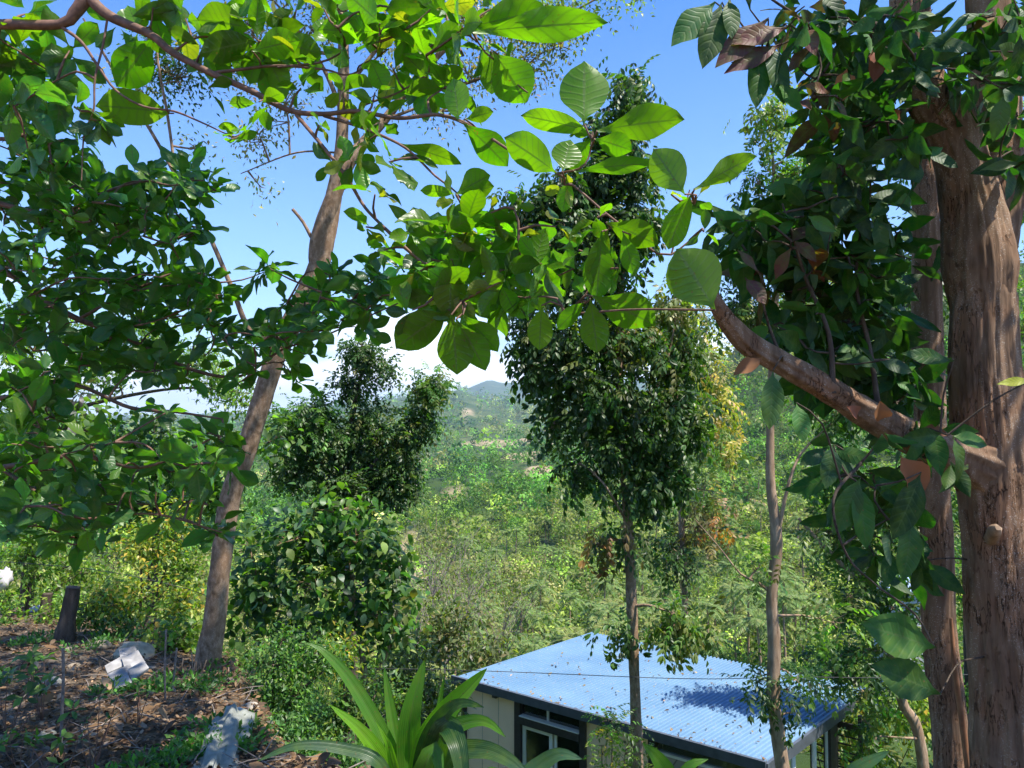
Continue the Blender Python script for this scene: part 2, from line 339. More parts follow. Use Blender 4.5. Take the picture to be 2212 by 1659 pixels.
def crown(mbL, mbW, sk, clumps, tpl, L, per, cols, tw=.012, limb=.04, spread=.35, droop=.3, flat=1.0, up=.15, yscale=.85, shell=.45, rs=1., lump=True):
    """clumps: (u, v, y, ru, rv, twigs[, cols]) ellipsoids given where they stand in the view, y metres away"""
    for cl in clumps:
        u, v, y, ru, rv, nt_ = cl[:6]; cc = cl[6] if len(cl) > 6 else cols
        c = P(u, v, y); rx = ru * y / FPX * rs; rz = rv * y / FPX * rs; ry = (rx + rz) / 2 * yscale
        if sk is not None and mbW is not None: link_twig(mbW, sk, c, limb, limb * .45, 6)
        if lump and nt_ >= 20:
            kk = max(3, nt_ // 14); lc = c + rdir(kk, .1) * (.25 + .7 * rng.random((kk, 1))) * np.array([rx, ry, rz]) ; ii = rng.integers(0, kk, nt_); lr = rng.uniform(.3, .5, kk)[ii][:, None]
            if mbW is not None and sk is not None:
                for z_ in lc: link_twig(mbW, sk, z_, tw * 2.2, tw, 5, .06)
        dd = rdir(nt_, up); rad = (shell + (1.02 - shell) * rng.random(nt_) ** .6)[:, None]
        q = c + dd * rad * np.array([rx, ry, rz])
        if lump and nt_ >= 20: q = lc[ii] + dd * rad * lr * np.array([rx, ry, rz])
        for k in range(nt_):
            if mbW is not None and sk is not None: link_twig(mbW, sk, q[k], tw, tw * .4, 4, .05, False)
        n = nt_ * per
        base = np.repeat(q, per, 0) + rng.normal(0, 1, (n, 3)) * L * spread * 1.6
        out = np.repeat(dd, per, 0)
        d = unit(out * .7 + rdir(n) * .9); d[:, 2] = d[:, 2] * flat - droop
        nr = np.tile([0, 0, 1.], (n, 1)) + out * .5 + rng.normal(0, .35, (n, 3))
        br = np.repeat(np.exp(rng.normal(0, .16, nt_)), per)[:, None]
        inst(mbL, tpl, base, d, nr, L * rng.uniform(.7, 1.25, n), tints(cc, n, .2) * br)
HAZE = 9e-5; EXPO = 1.2; CLOUD_OFF = (3.1, 1.7, 0.4)
# ================================================================== GROUND
def build_ground():
    fr = np.radians(np.linspace(-62, 62, 300)); bk = np.radians(np.linspace(62, 298, 60))[1:-1]
    th = np.concatenate([fr, bk]); rs = np.concatenate([np.linspace(.15, 24, 190), np.geomspace(24.4, 15500, 230)])
    R, T = np.meshgrid(rs, th, indexing='ij'); X = R * np.sin(T); Y = R * np.cos(T); Z = height(X, Y)
    V = np.stack([X, Y, Z], -1).reshape(-1, 3); nt_, nr = len(th), len(rs)
    i = np.arange(nr - 1)[:, None] * nt_; j = np.arange(nt_)[None]; j2 = (j + 1) % nt_
    F = np.stack([i + j, i + nt_ + j, i + nt_ + j2, i + j2], -1).reshape(-1, 4)
    # bare soil clearings and fields (real patches of earth on the hills), kept as a vertex attribute
    t = np.zeros((len(V), 3)); x, y = V[:, 0], V[:, 1]
    b = np.zeros(len(V))
    for (px, py, rx, ry) in CLEAR:
        e = ((x - px) / rx) ** 2 + ((y - py) / ry) ** 2 + fbm(x / rx * 1.7, y / ry * 1.7, 3, 5) * 1.2
        b = np.maximum(b, 1 - sst(.6, 1.1, e))
    t[:, 0] = b
    nr_ = (1 - sst(-.2, .5, y - edge_y(x))); t[:, 1] = nr_ * (y < 40)
    mb = MB(); mb.add(V, F, None, t)
    mb.add(np.vstack([[0, 0, height(0, 0)], V[:nt_]]), [[0, 1 + k, 1 + (k + 1) % nt_] for k in range(nt_)], None, (0, 1, 0))
    m, nt, out = new_mat('ground'); L = nt.links.new
    tc = N(nt, 'ShaderNodeTexCoord'); at = N(nt, 'ShaderNodeAttribute', attribute_name='tint'); sx = N(nt, 'ShaderNodeSeparateColor'); L(at.outputs['Color'], sx.inputs[0])
    def no(s, d=6.): n = N(nt, 'ShaderNodeTexNoise', i_Scale=s, i_Detail=d); L(tc.outputs['Object'], n.inputs['Vector']); return n.outputs[0]
    green = ramp(nt, no(.012), [(.35, (.03, .06, .018)), (.5, (.065, .1, .025)), (.65, (.13, .15, .05))])
    green = mixc(nt, ramp(nt, no(.15), [(.4, (0, 0, 0)), (.65, (1, 1, 1))]), green, (.03, .055, .02))
    bare = ramp(nt, no(.05, 8), [(.3, (.13, .14, .06)), (.5, (.27, .21, .12)), (.7, (.38, .3, .19))])
    col = mixc(nt, sx.outputs[0], green, bare)
    lit = ramp(nt, no(14, 8), [(.3, (.045, .03, .018)), (.5, (.11, .075, .045)), (.68, (.2, .15, .1))])
    lit = mixc(nt, ramp(nt, no(1.2), [(.45, (0, 0, 0)), (.6, (1, 1, 1))]), lit, (.13, .105, .075))
    col = mixc(nt, sx.outputs[1], col, lit)
    p = N(nt, 'ShaderNodeBsdfPrincipled', i_Roughness=.95); p.inputs['Specular IOR Level'].default_value = .1
    L(col, p.inputs['Base Color']); b_ = N(nt, 'ShaderNodeBump', i_Strength=.7, i_Distance=.03); L(no(25, 6), b_.inputs['Height']); L(b_.outputs[0], p.inputs['Normal']); L(p.outputs[0], out.inputs[0])
    o = mb.build('ground', m); tag(o, kind='structure')
CLEAR = []
for (u, v, ru, fy) in [(1060, 962, 95, .05), (1130, 990, 60, .03), (975, 1081, 32, .03), (905, 1245, 28, .05), (1120, 1000, 55, .02), (1010, 893, 12, .05), (1170, 1015, 40, .03), (930, 1010, 30, .02), (1240, 965, 60, .04), (880, 1170, 15, .04)]:
    q = ground_at(u, v, 60); CLEAR.append((q[0], q[1], ru * q[1] / FPX, max(q[1] * fy * 1.6, ru * q[1] / FPX * .5)))
build_ground()
# ================================================================== VALLEY TREES
def in_clear(x, y):
    r = np.zeros(len(x), bool)
    for (px, py, rx, ry) in CLEAR: r |= ((x - px) / rx) ** 2 + ((y - py) / ry) ** 2 + fbm(x / rx * 1.7, y / ry * 1.7, 3, 5) * 1.2 < .75
    return r
GREEN_FAR = [(.055, .14, .025), (.09, .19, .03), (.15, .24, .035), (.035, .095, .022), (.21, .26, .05), (.25, .24, .09), (.1, .215, .035)]
def proto_tree(name, h, w, cols, nl, L, lobes):
    t = thing(name, 'valley tree', 'tree')
    tr = MB(); tube(tr, [(0, 0, -.6), (.1, .05, h * .35), (-.1, .1, h * .75)], [w * .045, w * .035, w * .015], 6, h / 6)
    cr = MB()
    cs = [(0, 0, h * .68, w * .42, h * .27)] + [(cos(a) * w * .28 * s, sin(a) * w * .28 * s, h * (.45 + .35 * rng.random()), w * rng.uniform(.2, .32), h * rng.uniform(.13, .22)) for a, s in zip(rng.uniform(0, 6.3, lobes), rng.uniform(.7, 1.2, lobes))]
    for (x, y, z, r, rz) in cs:
        n = int(nl * r / w * 2.2); d = rdir(n, .25); q = np.array([x, y, z]) + d * (.5 + .5 * rng.random((n, 1)) ** .6) * np.array([r, r, rz])
        tube(tr, [(0, 0, h * .3), ((x) * .5, y * .5, z - rz * .8), (x, y, z)], [w * .02, w * .014, w * .006], 4, h / 6)
        inst(cr, T_SM, q, d * .8 + rdir(n) * .9 - [0, 0, .15], d + rdir(n) * .5, L * rng.uniform(.6, 1.3, n), tints(cols, n, .25))
    tr.build('trunk', M['bark_dark'], t); cr.build('crown', M['leaf_far'], t); return t
def proto_palm(h, nf, seed, cols):
    r = np.random.default_rng(seed); t = thing('coconut_palm', 'palm', 'palm tree'); lean = r.uniform(-.8, .8, 2)
    tr = MB(); tube(tr, [(0, 0, -.8), (lean[0] * .3, lean[1] * .3, h * .4), (lean[0], lean[1], h)], [.22, .16, .12], 7, .8)
    top = np.array([lean[0], lean[1], h]); fr = MB()
    for k in range(nf):
        a = k * 2.4 + r.normal(0, .2); e = 1.15 - 1.5 * (k / nf) + r.normal(0, .12); Lf = r.uniform(2.7, 3.6)
        hd = np.array([cos(a), sin(a), 0]); s = np.linspace(0, 1, 9)[:, None]
        c = top + hd * Lf * s * cos(e) + np.array([0, 0, 1]) * (Lf * s * sin(e) - 1.15 * Lf * .5 * s ** 2 * (.6 + .5 * cos(e)))
        tube(fr, c, np.linspace(.05, .015, 9), 3, .6, tint=np.array(cols[1]) * 1.4)
        tg = unit(np.gradient(c, axis=0)); side = np.cross(tg, [0, 0, 1.]); side = unit(side)
        m = 14; ss = np.linspace(.08, 1, m) * 8; i0 = np.minimum(ss.astype(int), 7); f_ = (ss - i0)[:, None]
        pc = c[i0] * (1 - f_) + c[i0 + 1] * f_; tt = tg[i0]; sd = side[i0]; ll = .85 * np.sin(pi * np.linspace(.12, .93, m)) ** .6
        for sg in (-1, 1):
            d = sd * sg + tt * .7 - np.array([0, 0, .22]) + r.normal(0, .08, (m, 3))
            inst(fr, [leaf_tpl(1, 2, .27, .8, .7, 0, .12, stem=0)], pc, d, np.tile([0, 0, 1.], (m, 1)), ll, tints(cols, m, .12))
    tr.build('trunk', M['bark_pale'], t); fr.build('crown', M['leaf_far'], t); return t
PALMC = [(.12, .19, .06), (.15, .22, .06), (.2, .25, .09)]
palms = [proto_palm(10, 17, 1, PALMC), proto_palm(12, 15, 2, PALMC), proto_palm(8.5, 18, 3, [(.2, .24, .07), (.26, .28, .09)])]
vt = [proto_tree('valley_tree', 8, 7, [GREEN_FAR[1], GREEN_FAR[6]], 1300, .3, 6), proto_tree('valley_tree', 10, 6, [GREEN_FAR[0], GREEN_FAR[3]], 1300, .3, 6),
      proto_tree('valley_tree', 6, 7, [GREEN_FAR[4], GREEN_FAR[2]], 1100, .28, 7), proto_tree('valley_tree', 5, 6, [GREEN_FAR[5], (.2, .17, .1)], 800, .24, 7)]
VLAB = ['mid green rounded tree in the wooded valley below the blue roof', 'dark green upright tree in the wooded valley below the blue roof', 'yellow green spreading tree in the wooded valley below the blue roof', 'dry straw coloured bushy tree in the wooded valley below the blue roof']
VGRP = ['mid green trees in the valley', 'dark green trees in the valley', 'yellow green trees in the valley', 'dry bushy trees in the valley']
def place_copy(src, loc, rz, s, first, label, cat, group):
    if first: r = src
    else:
        r = src.copy(); COL.objects.link(r)
        for ch in list(src.children): c = ch.copy(); COL.objects.link(c); c.parent = r
    r.location = [float(a) for a in loc]; r.rotation_euler = (0, 0, rz); r.scale = (s, s, s); tag(r, label, cat, group); return r
def spots(n, u0, u1, y0, y1, seed, pw=1.0):
    r = np.random.default_rng(seed); u = r.uniform(u0, u1, n * 3); y = y0 * (y1 / y0) ** (r.random(n * 3) ** pw); x = (u - CX) / FPX * y
    k = ~in_clear(x, y) & ~((x > -6) & (x < 20) & (y < 40)); return x[k][:n], y[k][:n]
used = set()
x, y = spots(210, 840, 1750, 100, 300, 7)
for k in range(len(x)):
    i = int(rng.integers(0, 3)); g = gz(x[k], y[k])
    lab = 'green coconut palm with a thin trunk rising from the valley woodland' if i < 2 else 'pale yellow green coconut palm in the valley woodland'
    place_copy(palms[i], (x[k], y[k], g - .3), rng.uniform(0, 6.3), rng.uniform(.8, 1.25), ('p', i) not in used, lab, 'palm tree', 'green coconut palms in the valley' if i < 2 else 'pale coconut palms in the valley'); used.add(('p', i))
x, y = spots(180, 560, 2200, 50, 300, 8)
for k in range(len(x)):
    i = int(rng.choice(4, p=[.3, .2, .3, .2])); g = gz(x[k], y[k])
    place_copy(vt[i], (x[k], y[k], g - .2), rng.uniform(0, 6.3), rng.uniform(.45, .95), ('t', i) not in used, VLAB[i], 'tree', VGRP[i]); used.add(('t', i))
def forest():
    mb = MB(); NT = 13000; r = np.random.default_rng(77)
    u = r.uniform(-150, 2350, NT); y = 150 * (5200 / 150) ** (r.random(NT) ** .9); near = r.random(NT) < .2
    y[near] = 110 * (420 / 110) ** r.random(near.sum()); x = (u - CX) / FPX * y
    k = ~in_clear(x, y); x, y = x[k], y[k]; n = len(x); z = height(x, y)
    S = np.interp(y, [100, 300, 900, 2500, 5200], [4.5, 6, 11, 19, 24]) * np.exp(r.normal(-.05, .4, n)); H = S * r.uniform(.7, 1.5, n)
    big = fbm(x / 170, y / 170, 3, 61); pal = np.array(GREEN_FAR)
    ci = np.where(big > .12, r.choice([4, 5, 2], n), np.where(big < -.12, r.choice([0, 3, 6], n), r.choice([1, 2, 6, 4], n)))
    per = np.interp(y, [100, 200, 600, 3000], [190, 130, 56, 18]).astype(int); idx = np.repeat(np.arange(n), per); m = len(idx)
    d = rdir(m, .35); q = np.stack([x, y, z + H * .5], -1)[idx] + d * (.55 + .45 * r.random((m, 1))) * np.stack([S * .5, S * .5, H * .55], -1)[idx]
    lv = leaf_tpl(1, 2, .62, 1., .6, 0, .3, stem=0)
    inst(mb, [lv], q, d * .6 + rdir(m) - [0, 0, .1], d + rdir(m) * .5, S[idx] * r.uniform(.5, 1.2, m) * np.interp(y, [100, 200, 600, 3000], [.085, .115, .19, .3])[idx], (pal[ci][idx]) * np.exp(r.normal(0, .16, (m, 1))) * np.exp(r.normal(-.08, .5, n))[idx][:, None])
    o = mb.build('forest', M['leaf_far']); tag(o, 'hazy mass of trees and scrub covering the far valley and hills', 'forest', kind='stuff')
forest()
# dry twiggy scrub on the near slope left of the roof
def dry_shrub(u, v, y, h_px, label, seed):
    r = np.random.default_rng(seed); b = P(u, v, y); b[2] = min(b[2], gz(b[0], b[1]) + .0) if False else b[2]
    t = thing('dry_shrub', label, 'shrub', b, 'dry shrubs on the slope left of the blue roof'); w = MB(); H = h_px * y / FPX
    lf = MB(); tube(w, [b + [0, 0, -3.5], b + [.1, 0, -1.5], b], [.06, .05, .04], 5, .4)
    for k in range(16):
        a = r.uniform(0, 6.3); d = np.array([cos(a) * .55, sin(a) * .55, 1]); e = b + d * H * r.uniform(.5, 1); mid = (b + e) / 2 + r.normal(0, .1 * H, 3)
        c = tube(w, [b, mid, e], [.03, .02, .008], 4, .3)
        for j in range(4):
            s = c[r.integers(len(c) // 2, len(c))]; e2 = s + (d + r.normal(0, .8, 3)) * H * .28; tube(w, [s, (s + e2) / 2 + r.normal(0, .03 * H, 3), e2], [.012, .009, .004], 3, .3)
            n = 9; inst(lf, T_SM, e2 + r.normal(0, H * .08, (n, 3)), rdir(n), rdir(n, 1), .16, tints([(.16, .17, .05), (.2, .17, .08), (.1, .14, .04)], n))
    w.build('branches', M['twig_grey'], t); lf.build('leaves', M['leaf'], t)
for k, (u, v, y, h, lb) in enumerate([(960, 1440, 34, 190, 'tall bare twiggy shrub behind the left corner of the blue roof'), (900, 1400, 40, 170, 'grey leafless shrub just right of the large leaved tree'), (1080, 1420, 42, 150, 'straw coloured scrub directly above the roof edge'), (1010, 1330, 60, 150, 'sparse dry shrub in the gap above the roof among palms'), (935, 1290, 60, 150, 'pale dry shrub beside the bare earth patch')]):
    dry_shrub(u, v, y, h, lb, 40 + k)
# ================================================================== HOUSE
def house():
    Nn = P(1652, 1650, 16.5); H = CAMZ - Nn[2]
    def at_z(u, v, z):
        a, b = 1.0, 80.0
        for _ in range(60):
            mdl = (a + b) / 2
            if P(u, v, mdl)[2] > z: a = mdl
            else: b = mdl
        return P(u, v, (a + b) / 2)
    Lc = at_z(982, 1464, Nn[2]); e = unit(Lc - Nn); inw = np.array([-e[1], e[0], 0]); inw = inw if inw[1] > 0 else -inw
    best = min(((abs(proj(Lc + inw * s - [0, 0, dz])[0] - 1276) + abs(proj(Lc + inw * s - [0, 0, dz])[1] - 1368), s, dz) for s in np.arange(4, 12, .1) for dz in np.arange(-1, 2, .05)))
    s, dz = best[1], best[2]; A = Lc + inw * s - [0, 0, dz]
    e1, e2 = Lc - Nn, A - Nn; nrm = np.cross(e1, e2); nrm /= np.linalg.norm(nrm); nrm = nrm if nrm[2] > 0 else -nrm
    o = np.array([0, 0, CAMZ]); d = P(1872, 1489, 10) - o; R = o + d * ((Nn - o) @ nrm) / (d @ nrm)
    print('HOUSE', Lc, Nn, A, R, 'depth', s, dz)
    base = thing('house', 'small house with blue corrugated metal roof and cream walls on the slope below', 'house', (*( (Lc + Nn)[:2] / 2), -10.2))
    mroof, nt, out = new_mat('roof_metal'); L = nt.links.new
    tc = N(nt, 'ShaderNodeTexCoord'); n = N(nt, 'ShaderNodeTexNoise', i_Scale=.8, i_Detail=6.); L(tc.outputs['Object'], n.inputs['Vector'])
    n2 = N(nt, 'ShaderNodeTexNoise', i_Scale=22., i_Detail=4.); L(tc.outputs['Object'], n2.inputs['Vector'])
    col = ramp(nt, n.outputs[0], [(.3, (.12, .225, .35)), (.7, (.165, .28, .4))]); col = mixc(nt, ramp(nt, n2.outputs[0], [(.6, (0, 0, 0)), (.7, (.6, .6, .6))]), col, (.4, .36, .3))
    p = N(nt, 'ShaderNodeBsdfPrincipled', i_Roughness=.65); p.inputs['Specular IOR Level'].default_value = .22; L(col, p.inputs['Base Color']); L(p.outputs[0], out.inputs[0])
    # ribbed sheet: ribs run from the front eave to the back
    rb = MB(); nr = 74; prof = [(0, 0), (.6, 0), (.7, .05), (.88, .05)]; rows = []
    for k in range(nr):
        for (a, hh) in prof: rows.append(((k + a) / nr, hh))
    rows.append((1, 0)); rows = np.array(rows)
    front = Lc[None] * (1 - rows[:, :1]) + Nn[None] * rows[:, :1]; back = A[None] * (1 - rows[:, :1]) + R[None] * rows[:, :1]; m = len(rows)
    V = []; NS = 6
    for k in range(NS + 1): V.append(front * (1 - k / NS) + back * (k / NS) + nrm * rows[:, 1:2] + nrm * .0)
    for k in range(NS, -1, -1): V.append(front * (1 - k / NS) + back * (k / NS) - nrm * .03)
    V = np.vstack(V); F = [[a * m + j, a * m + j + 1, (a + 1) * m + j + 1, (a + 1) * m + j] for a in range(2 * NS + 1) for j in range(m - 1)]
    rb.add(V, F); roof = rb.build('roof', mroof, base, smooth=False)
    rl = MB(); k_ = 260; a_ = rng.random((k_, 1)) ** 1; b_ = rng.random((k_, 1)) ** 2.2; q_ = (Lc * (1 - a_) + Nn * a_) * (1 - b_) + (A * (1 - a_) + R * a_) * b_ + nrm * .06
    inst(rl, T_MID, q_, rdir(k_) * [1, 1, .2], np.tile(nrm, (k_, 1)) + rng.normal(0, .2, (k_, 3)), rng.uniform(.05, .14, k_), tints([(.25, .15, .07), (.35, .25, .14), (.12, .09, .05)], k_)); tag(rl.build('fallen_leaves', M['dry_leaf']), 'scattered dry leaves lying on the blue metal roof', 'fallen leaves', kind='stuff')
    dark = plain_mat('dark_frame', (.035, .03, .032), .5, .3, 8); cream = plain_mat('cream_wall', (.9, .64, .44), .85, .06, 1.5, bump=.05)
    fas = plain_mat('fascia', (.075, .085, .1), .45, .25, 5); white = plain_mat('white_frame', (.72, .72, .68), .5, .05, 5)
    glass, gnt, gout = new_mat('glass'); gp = N(gnt, 'ShaderNodeBsdfPrincipled', i_Roughness=.05); gp.inputs['Base Color'].default_value = (.35, .4, .38, 1); gp.inputs['Transmission Weight'].default_value = .0; gp.inputs['Specular IOR Level'].default_value = .8
    tr_ = N(gnt, 'ShaderNodeBsdfTransparent'); tr_.inputs[0].default_value = (.75, .82, .8, 1); mx = N(gnt, 'ShaderNodeMixShader'); fz = N(gnt, 'ShaderNodeFresnel', i_IOR=1.6); gg = N(gnt, 'ShaderNodeBsdfGlossy', i_Roughness=.03)
    gnt.links.new(math_(gnt, 'MULTIPLY_ADD', fz.outputs[0], 1.6, .08), mx.inputs[0]); gnt.links.new(tr_.outputs[0], mx.inputs[1]); gnt.links.new(gg.outputs[0], mx.inputs[2]); gnt.links.new(mx.outputs[0], gout.inputs[0])
    E = unit(Nn - Lc); Wd = np.linalg.norm(Nn - Lc); I = inw; Z = np.array([0, 0, 1.])
    pitchv = unit(A - Lc); floor = -9.9
    # fascia / gutter along front and right edge, back edge
    fb = MB(); c0 = (Lc + Nn) / 2 - I * .06 - Z * .03; fb.box(c0, (Wd + .1, .08, .22), [E, I, Z]); fb.build('gutter', fas, base, False)
    re = R - Nn; Lr = np.linalg.norm(re); ru_ = unit(re); side = unit(np.cross(ru_, Z)); up_ = np.cross(side, ru_); up_ = up_ if up_[2] > 0 else -up_
    side = side if side[0] > 0 else -side
    fb = MB(); fb.box(Nn + re / 2 + side * .05 - Z * .1, (Lr + .1, .07, .26), [ru_, side, up_]); fb.build('fascia', fas, base, False)
    fb = MB(); ba = R - A; bu = unit(ba); bs_ = unit(np.cross(bu, Z)); fb.box(A + ba / 2 - Z * .12, (np.linalg.norm(ba), .06, .2), [bu, bs_, np.cross(bs_, bu)]); fb.build('fascia', fas, base, False)
    fb = MB(); la = A - Lc; lu = unit(la); ls = unit(np.cross(lu, Z)); fb.box(Lc + la / 2 - Z * .12, (np.linalg.norm(la), .06, .2), [lu, ls, np.cross(ls, lu)]); fb.build('fascia', fas, base, False)
    # front wall line
    w0 = Lc + I * .28; ztop = Lc[2] - .12
    def s_at(u, z=ztop):
        a, b = -1., Wd + 1
        for _ in range(50):
            mm = (a + b) / 2; q = w0 + E * mm; q[2] = z
            if proj(q)[0] < u: a = mm
            else: b = mm
        return (a + b) / 2
    def wbox(mb, s0, s1, z0, z1, th=.12, off=0.):
        c = w0 + E * (s0 + s1) / 2 + I * off; c[2] = (z0 + z1) / 2; mb.box(c, (abs(s1 - s0), th, z1 - z0), [E, I, Z])
    pt = [s_at(u) for u in (1003, 1012, 1117, 1129, 1257, 1270, 1405, 1420, 1640, 1652)]
    print('wall stations', [round(a, 2) for a in pt], 'W', Wd)
    w = MB(); wbox(w, pt[1], pt[2], floor, ztop); w.build('wall', cream, base, False)
    w = MB(); wbox(w, pt[5], pt[6], floor, ztop - .0); w.build('wall', cream, base, False)
    # vertical joints between the wall boards
    for a, b in ((pt[1], pt[2]), (pt[5], pt[6])):
        for f in (.33, .66):
            j = MB(); s_ = a + (b - a) * f; wbox(j, s_ - .006, s_ + .006, floor, ztop - .02, .004, -.0625); j.build('board_joint', plain_mat('joint', (.35, .28, .21), .9), base, False)
    for a, b in ((pt[0], pt[1]), (pt[2], pt[3]), (pt[4], pt[5]), (pt[6], pt[7]), (pt[8], pt[9])):
        q = MB(); wbox(q, a, b, floor, ztop, .18, -.04); q.build('post', dark, base, False)
    zb = ztop - .47
    bm = MB(); wbox(bm, pt[3], pt[4], zb - .2, zb, .2, -.06); bm.build('beam', dark, base, False)
    bm = MB(); wbox(bm, pt[3], pt[4], zb, zb + .025, .23, -.06); bm.build('beam_capping', white, base, False)
    # clerestory window
    wn = MB(); mid = (pt[3] + pt[4]) / 2 - .1
    wbox(wn, pt[3], pt[4], ztop - .03, ztop, .06); wbox(wn, mid - .03, mid + .03, zb + .03, ztop - .03, .06); wn_o = wn.build('window', white, base, False)
    g = MB(); wbox(g, pt[3], mid - .03, zb + .03, ztop - .03, .012); wbox(g, mid + .03, pt[4], zb + .03, ztop - .03, .012); g.build('pane', glass, wn_o, False)
    # door with white frame and a tall fixed pane beside it
    zd = zb - .22; d0, d1 = pt[3] + .02, pt[3] + .98
    D = MB(); wbox(D, d0, d0 + .1, floor, zd, .07); wbox(D, d1 - .1, d1, floor, zd, .07); wbox(D, d0 + .1, d1 - .1, zd - .12, zd, .07); wbox(D, d0 + .1, d1 - .1, floor, floor + .3, .07); Do = D.build('door', white, base, False)
    g = MB(); wbox(g, d0 + .1, d1 - .1, floor + .3, zd - .12, .012); g.build('pane', glass, Do, False)
    g = MB(); c = w0 + E * (d0 + .07) - I * .09; c[2] = floor + 1.15; g.box(c, (.03, .05, .4), [E, I, Z]); g.build('handle', dark, Do, False)
    wn = MB(); wbox(wn, d1 + .06, d1 + .13, floor, zd, .06); wbox(wn, d1 + .13, pt[4], zd - .03, zd, .06); wbox(wn, d1 + .13, pt[4], floor, floor + .1, .06); wo = wn.build('window', white, base, False)
    g = MB(); wbox(g, d1 + .13, pt[4], floor + .1, zd - .03, .012); g.build('pane', glass, wo, False)
    # second bay: rubble stone wall under a strip window
    st, snt, sout = new_mat('rubble'); tcs = N(snt, 'ShaderNodeTexCoord'); vo = N(snt, 'ShaderNodeTexVoronoi', i_Scale=3.2); snt.links.new(tcs.outputs['Object'], vo.inputs[0]); vd = N(snt, 'ShaderNodeTexVoronoi', feature='DISTANCE_TO_EDGE', i_Scale=3.2); snt.links.new(tcs.outputs['Object'], vd.inputs[0])
    sc_ = ramp(snt, N(snt, 'ShaderNodeSeparateColor').outputs[0], [(0, (.2, .16, .13)), (1, (.4, .37, .33))]); sep = [n_ for n_ in snt.nodes if n_.type == 'SEPARATE_COLOR'][0]; snt.links.new(vo.outputs['Color'], sep.inputs[0])
    sc_ = mixc(snt, ramp(snt, vd.outputs['Distance'], [(.02, (1, 1, 1)), (.07, (0, 0, 0))]), sc_, (.12, .1, .09)); spn = N(snt, 'ShaderNodeBsdfPrincipled', i_Roughness=.85); snt.links.new(sc_, spn.inputs['Base Color']); snt.links.new(spn.outputs[0], sout.inputs[0])
    w = MB(); wbox(w, pt[7], pt[8], floor, ztop - .42); w.build('stone_wall', st, base, False)
    q = MB(); wbox(q, pt[7], pt[8], ztop - .42, ztop - .36, .16); wo = q.build('window', white, base, False)
    g = MB(); wbox(g, pt[7], pt[8], ztop - .36, ztop, .012); g.build('pane', glass, wo, False)
    # right side: white mullions and glass, dark post, then the open porch
    I2 = unit(np.array([ru_[0], ru_[1], 0])); S2 = np.array([I2[1], -I2[0], 0]); S2 = S2 if S2[0] > 0 else -S2
    r0 = Nn + I2 * .3 - S2 * .22
    def zr(t): return (Nn + ru_ * t)[2] - .14
    def t_at(u):
        a, b = 0., Lr
        for _ in range(50):
            mm = (a + b) / 2; q = r0 + I2 * mm; q[2] = zr(mm)
            if proj(q)[0] < u: a = mm
            else: b = mm
        return (a + b) / 2
    tp = t_at(1785); tq = t_at(1800); tm = [0.05, t_at(1712), t_at(1757), tp]
    def rbox(mb, a, b, z0, z1, th=.06, off=0.): c = r0 + I2 * (a + b) / 2 + S2 * off; c[2] = (z0 + z1) / 2; mb.box(c, (b - a, th, z1 - z0), [I2, S2, Z])
    q = MB(); rbox(q, tp, tq, floor, zr(tq), .2); q.build('post', dark, base, False)
    for a, b in zip(tm[:-1], tm[1:]):
        q = MB(); rbox(q, a, a + .1, floor, zr(a)); rbox(q, b - .1, b - .0, floor, zr(b) - .05); rbox(q, a + .1, b - .1, floor, floor + .5); wo = q.build('window', white, base, False)
        g = MB(); rbox(g, a + .1, b - .1, floor + .5, zr(b) - .02, .012); g.build('pane', glass, wo, False)
    # porch railing beyond the post
    p0 = r0 + I2 * (tq + .1) ; p0[2] = 0; u_t = 1857
    best = min((abs(proj(np.array([*(p0 + E * k)[:2], Nn[2] - .55]))[0] - u_t), k) for k in np.arange(.5, 3, .02)); Lp = best[1]
    rail = MB(); p1 = p0 + E * Lp
    zt = Nn[2] - .35; rail.box([*p1[:2], (zt + floor) / 2], (.09, .09, zt - floor), [E, I, Z])
    rail.box([*((p0 + p1) / 2)[:2], zt - .35], (Lp, .06, .16), [E, I, Z])
    for k in range(12): rail.box([*((p0 + p1) / 2)[:2], zt - .62 - k * .2], (Lp - .09, .03, .035), [E, I, Z])
    rail.build('railing', dark, base, False)
    # floor, rear and left walls, inner partition
    w = MB(); ctr = (Lc + Nn + A + R) / 4; fc = (Lc + Nn) / 2 + I * s / 2; w.box([fc[0], fc[1], floor - 1.3], (Wd - .4, s - .5, 2.6), [E, I, Z]); w.build('foundation', plain_mat('concrete', (.36, .34, .31), .9), base, False)
    w = MB(); c = w0 + E * (pt[1] + .06) + I * (s / 2 - .3); w.box([c[0], c[1], (floor + ztop - .5) / 2], (.12, s - 1.0, ztop - .5 - floor), [E, I, Z]); w.build('wall', cream, base, False)
    w = MB(); c = (Lc + Nn) / 2 + I * (s - .5); w.box([c[0], c[1], (floor + A[2] - .3) / 2], (Wd - .6, .12, A[2] - .3 - floor), [E, I, Z]); w.build('wall', cream, base, False)
    w = MB(); c = (Lc + Nn) / 2 + I * 2.4 - E * 1.; w.box([c[0], c[1], (floor + ztop - .25) / 2], (3.6, .1, ztop - .25 - floor), [E, I, Z]); w.build('partition', cream, base, False)
    q = MB(); c = w0 + E * (s_at(1080)) - I * .16; c[2] = ztop - .1; q.box(c, (.14, .2, .08), [E, I, Z]); q.build('lamp_bracket', dark, base, False)
house()
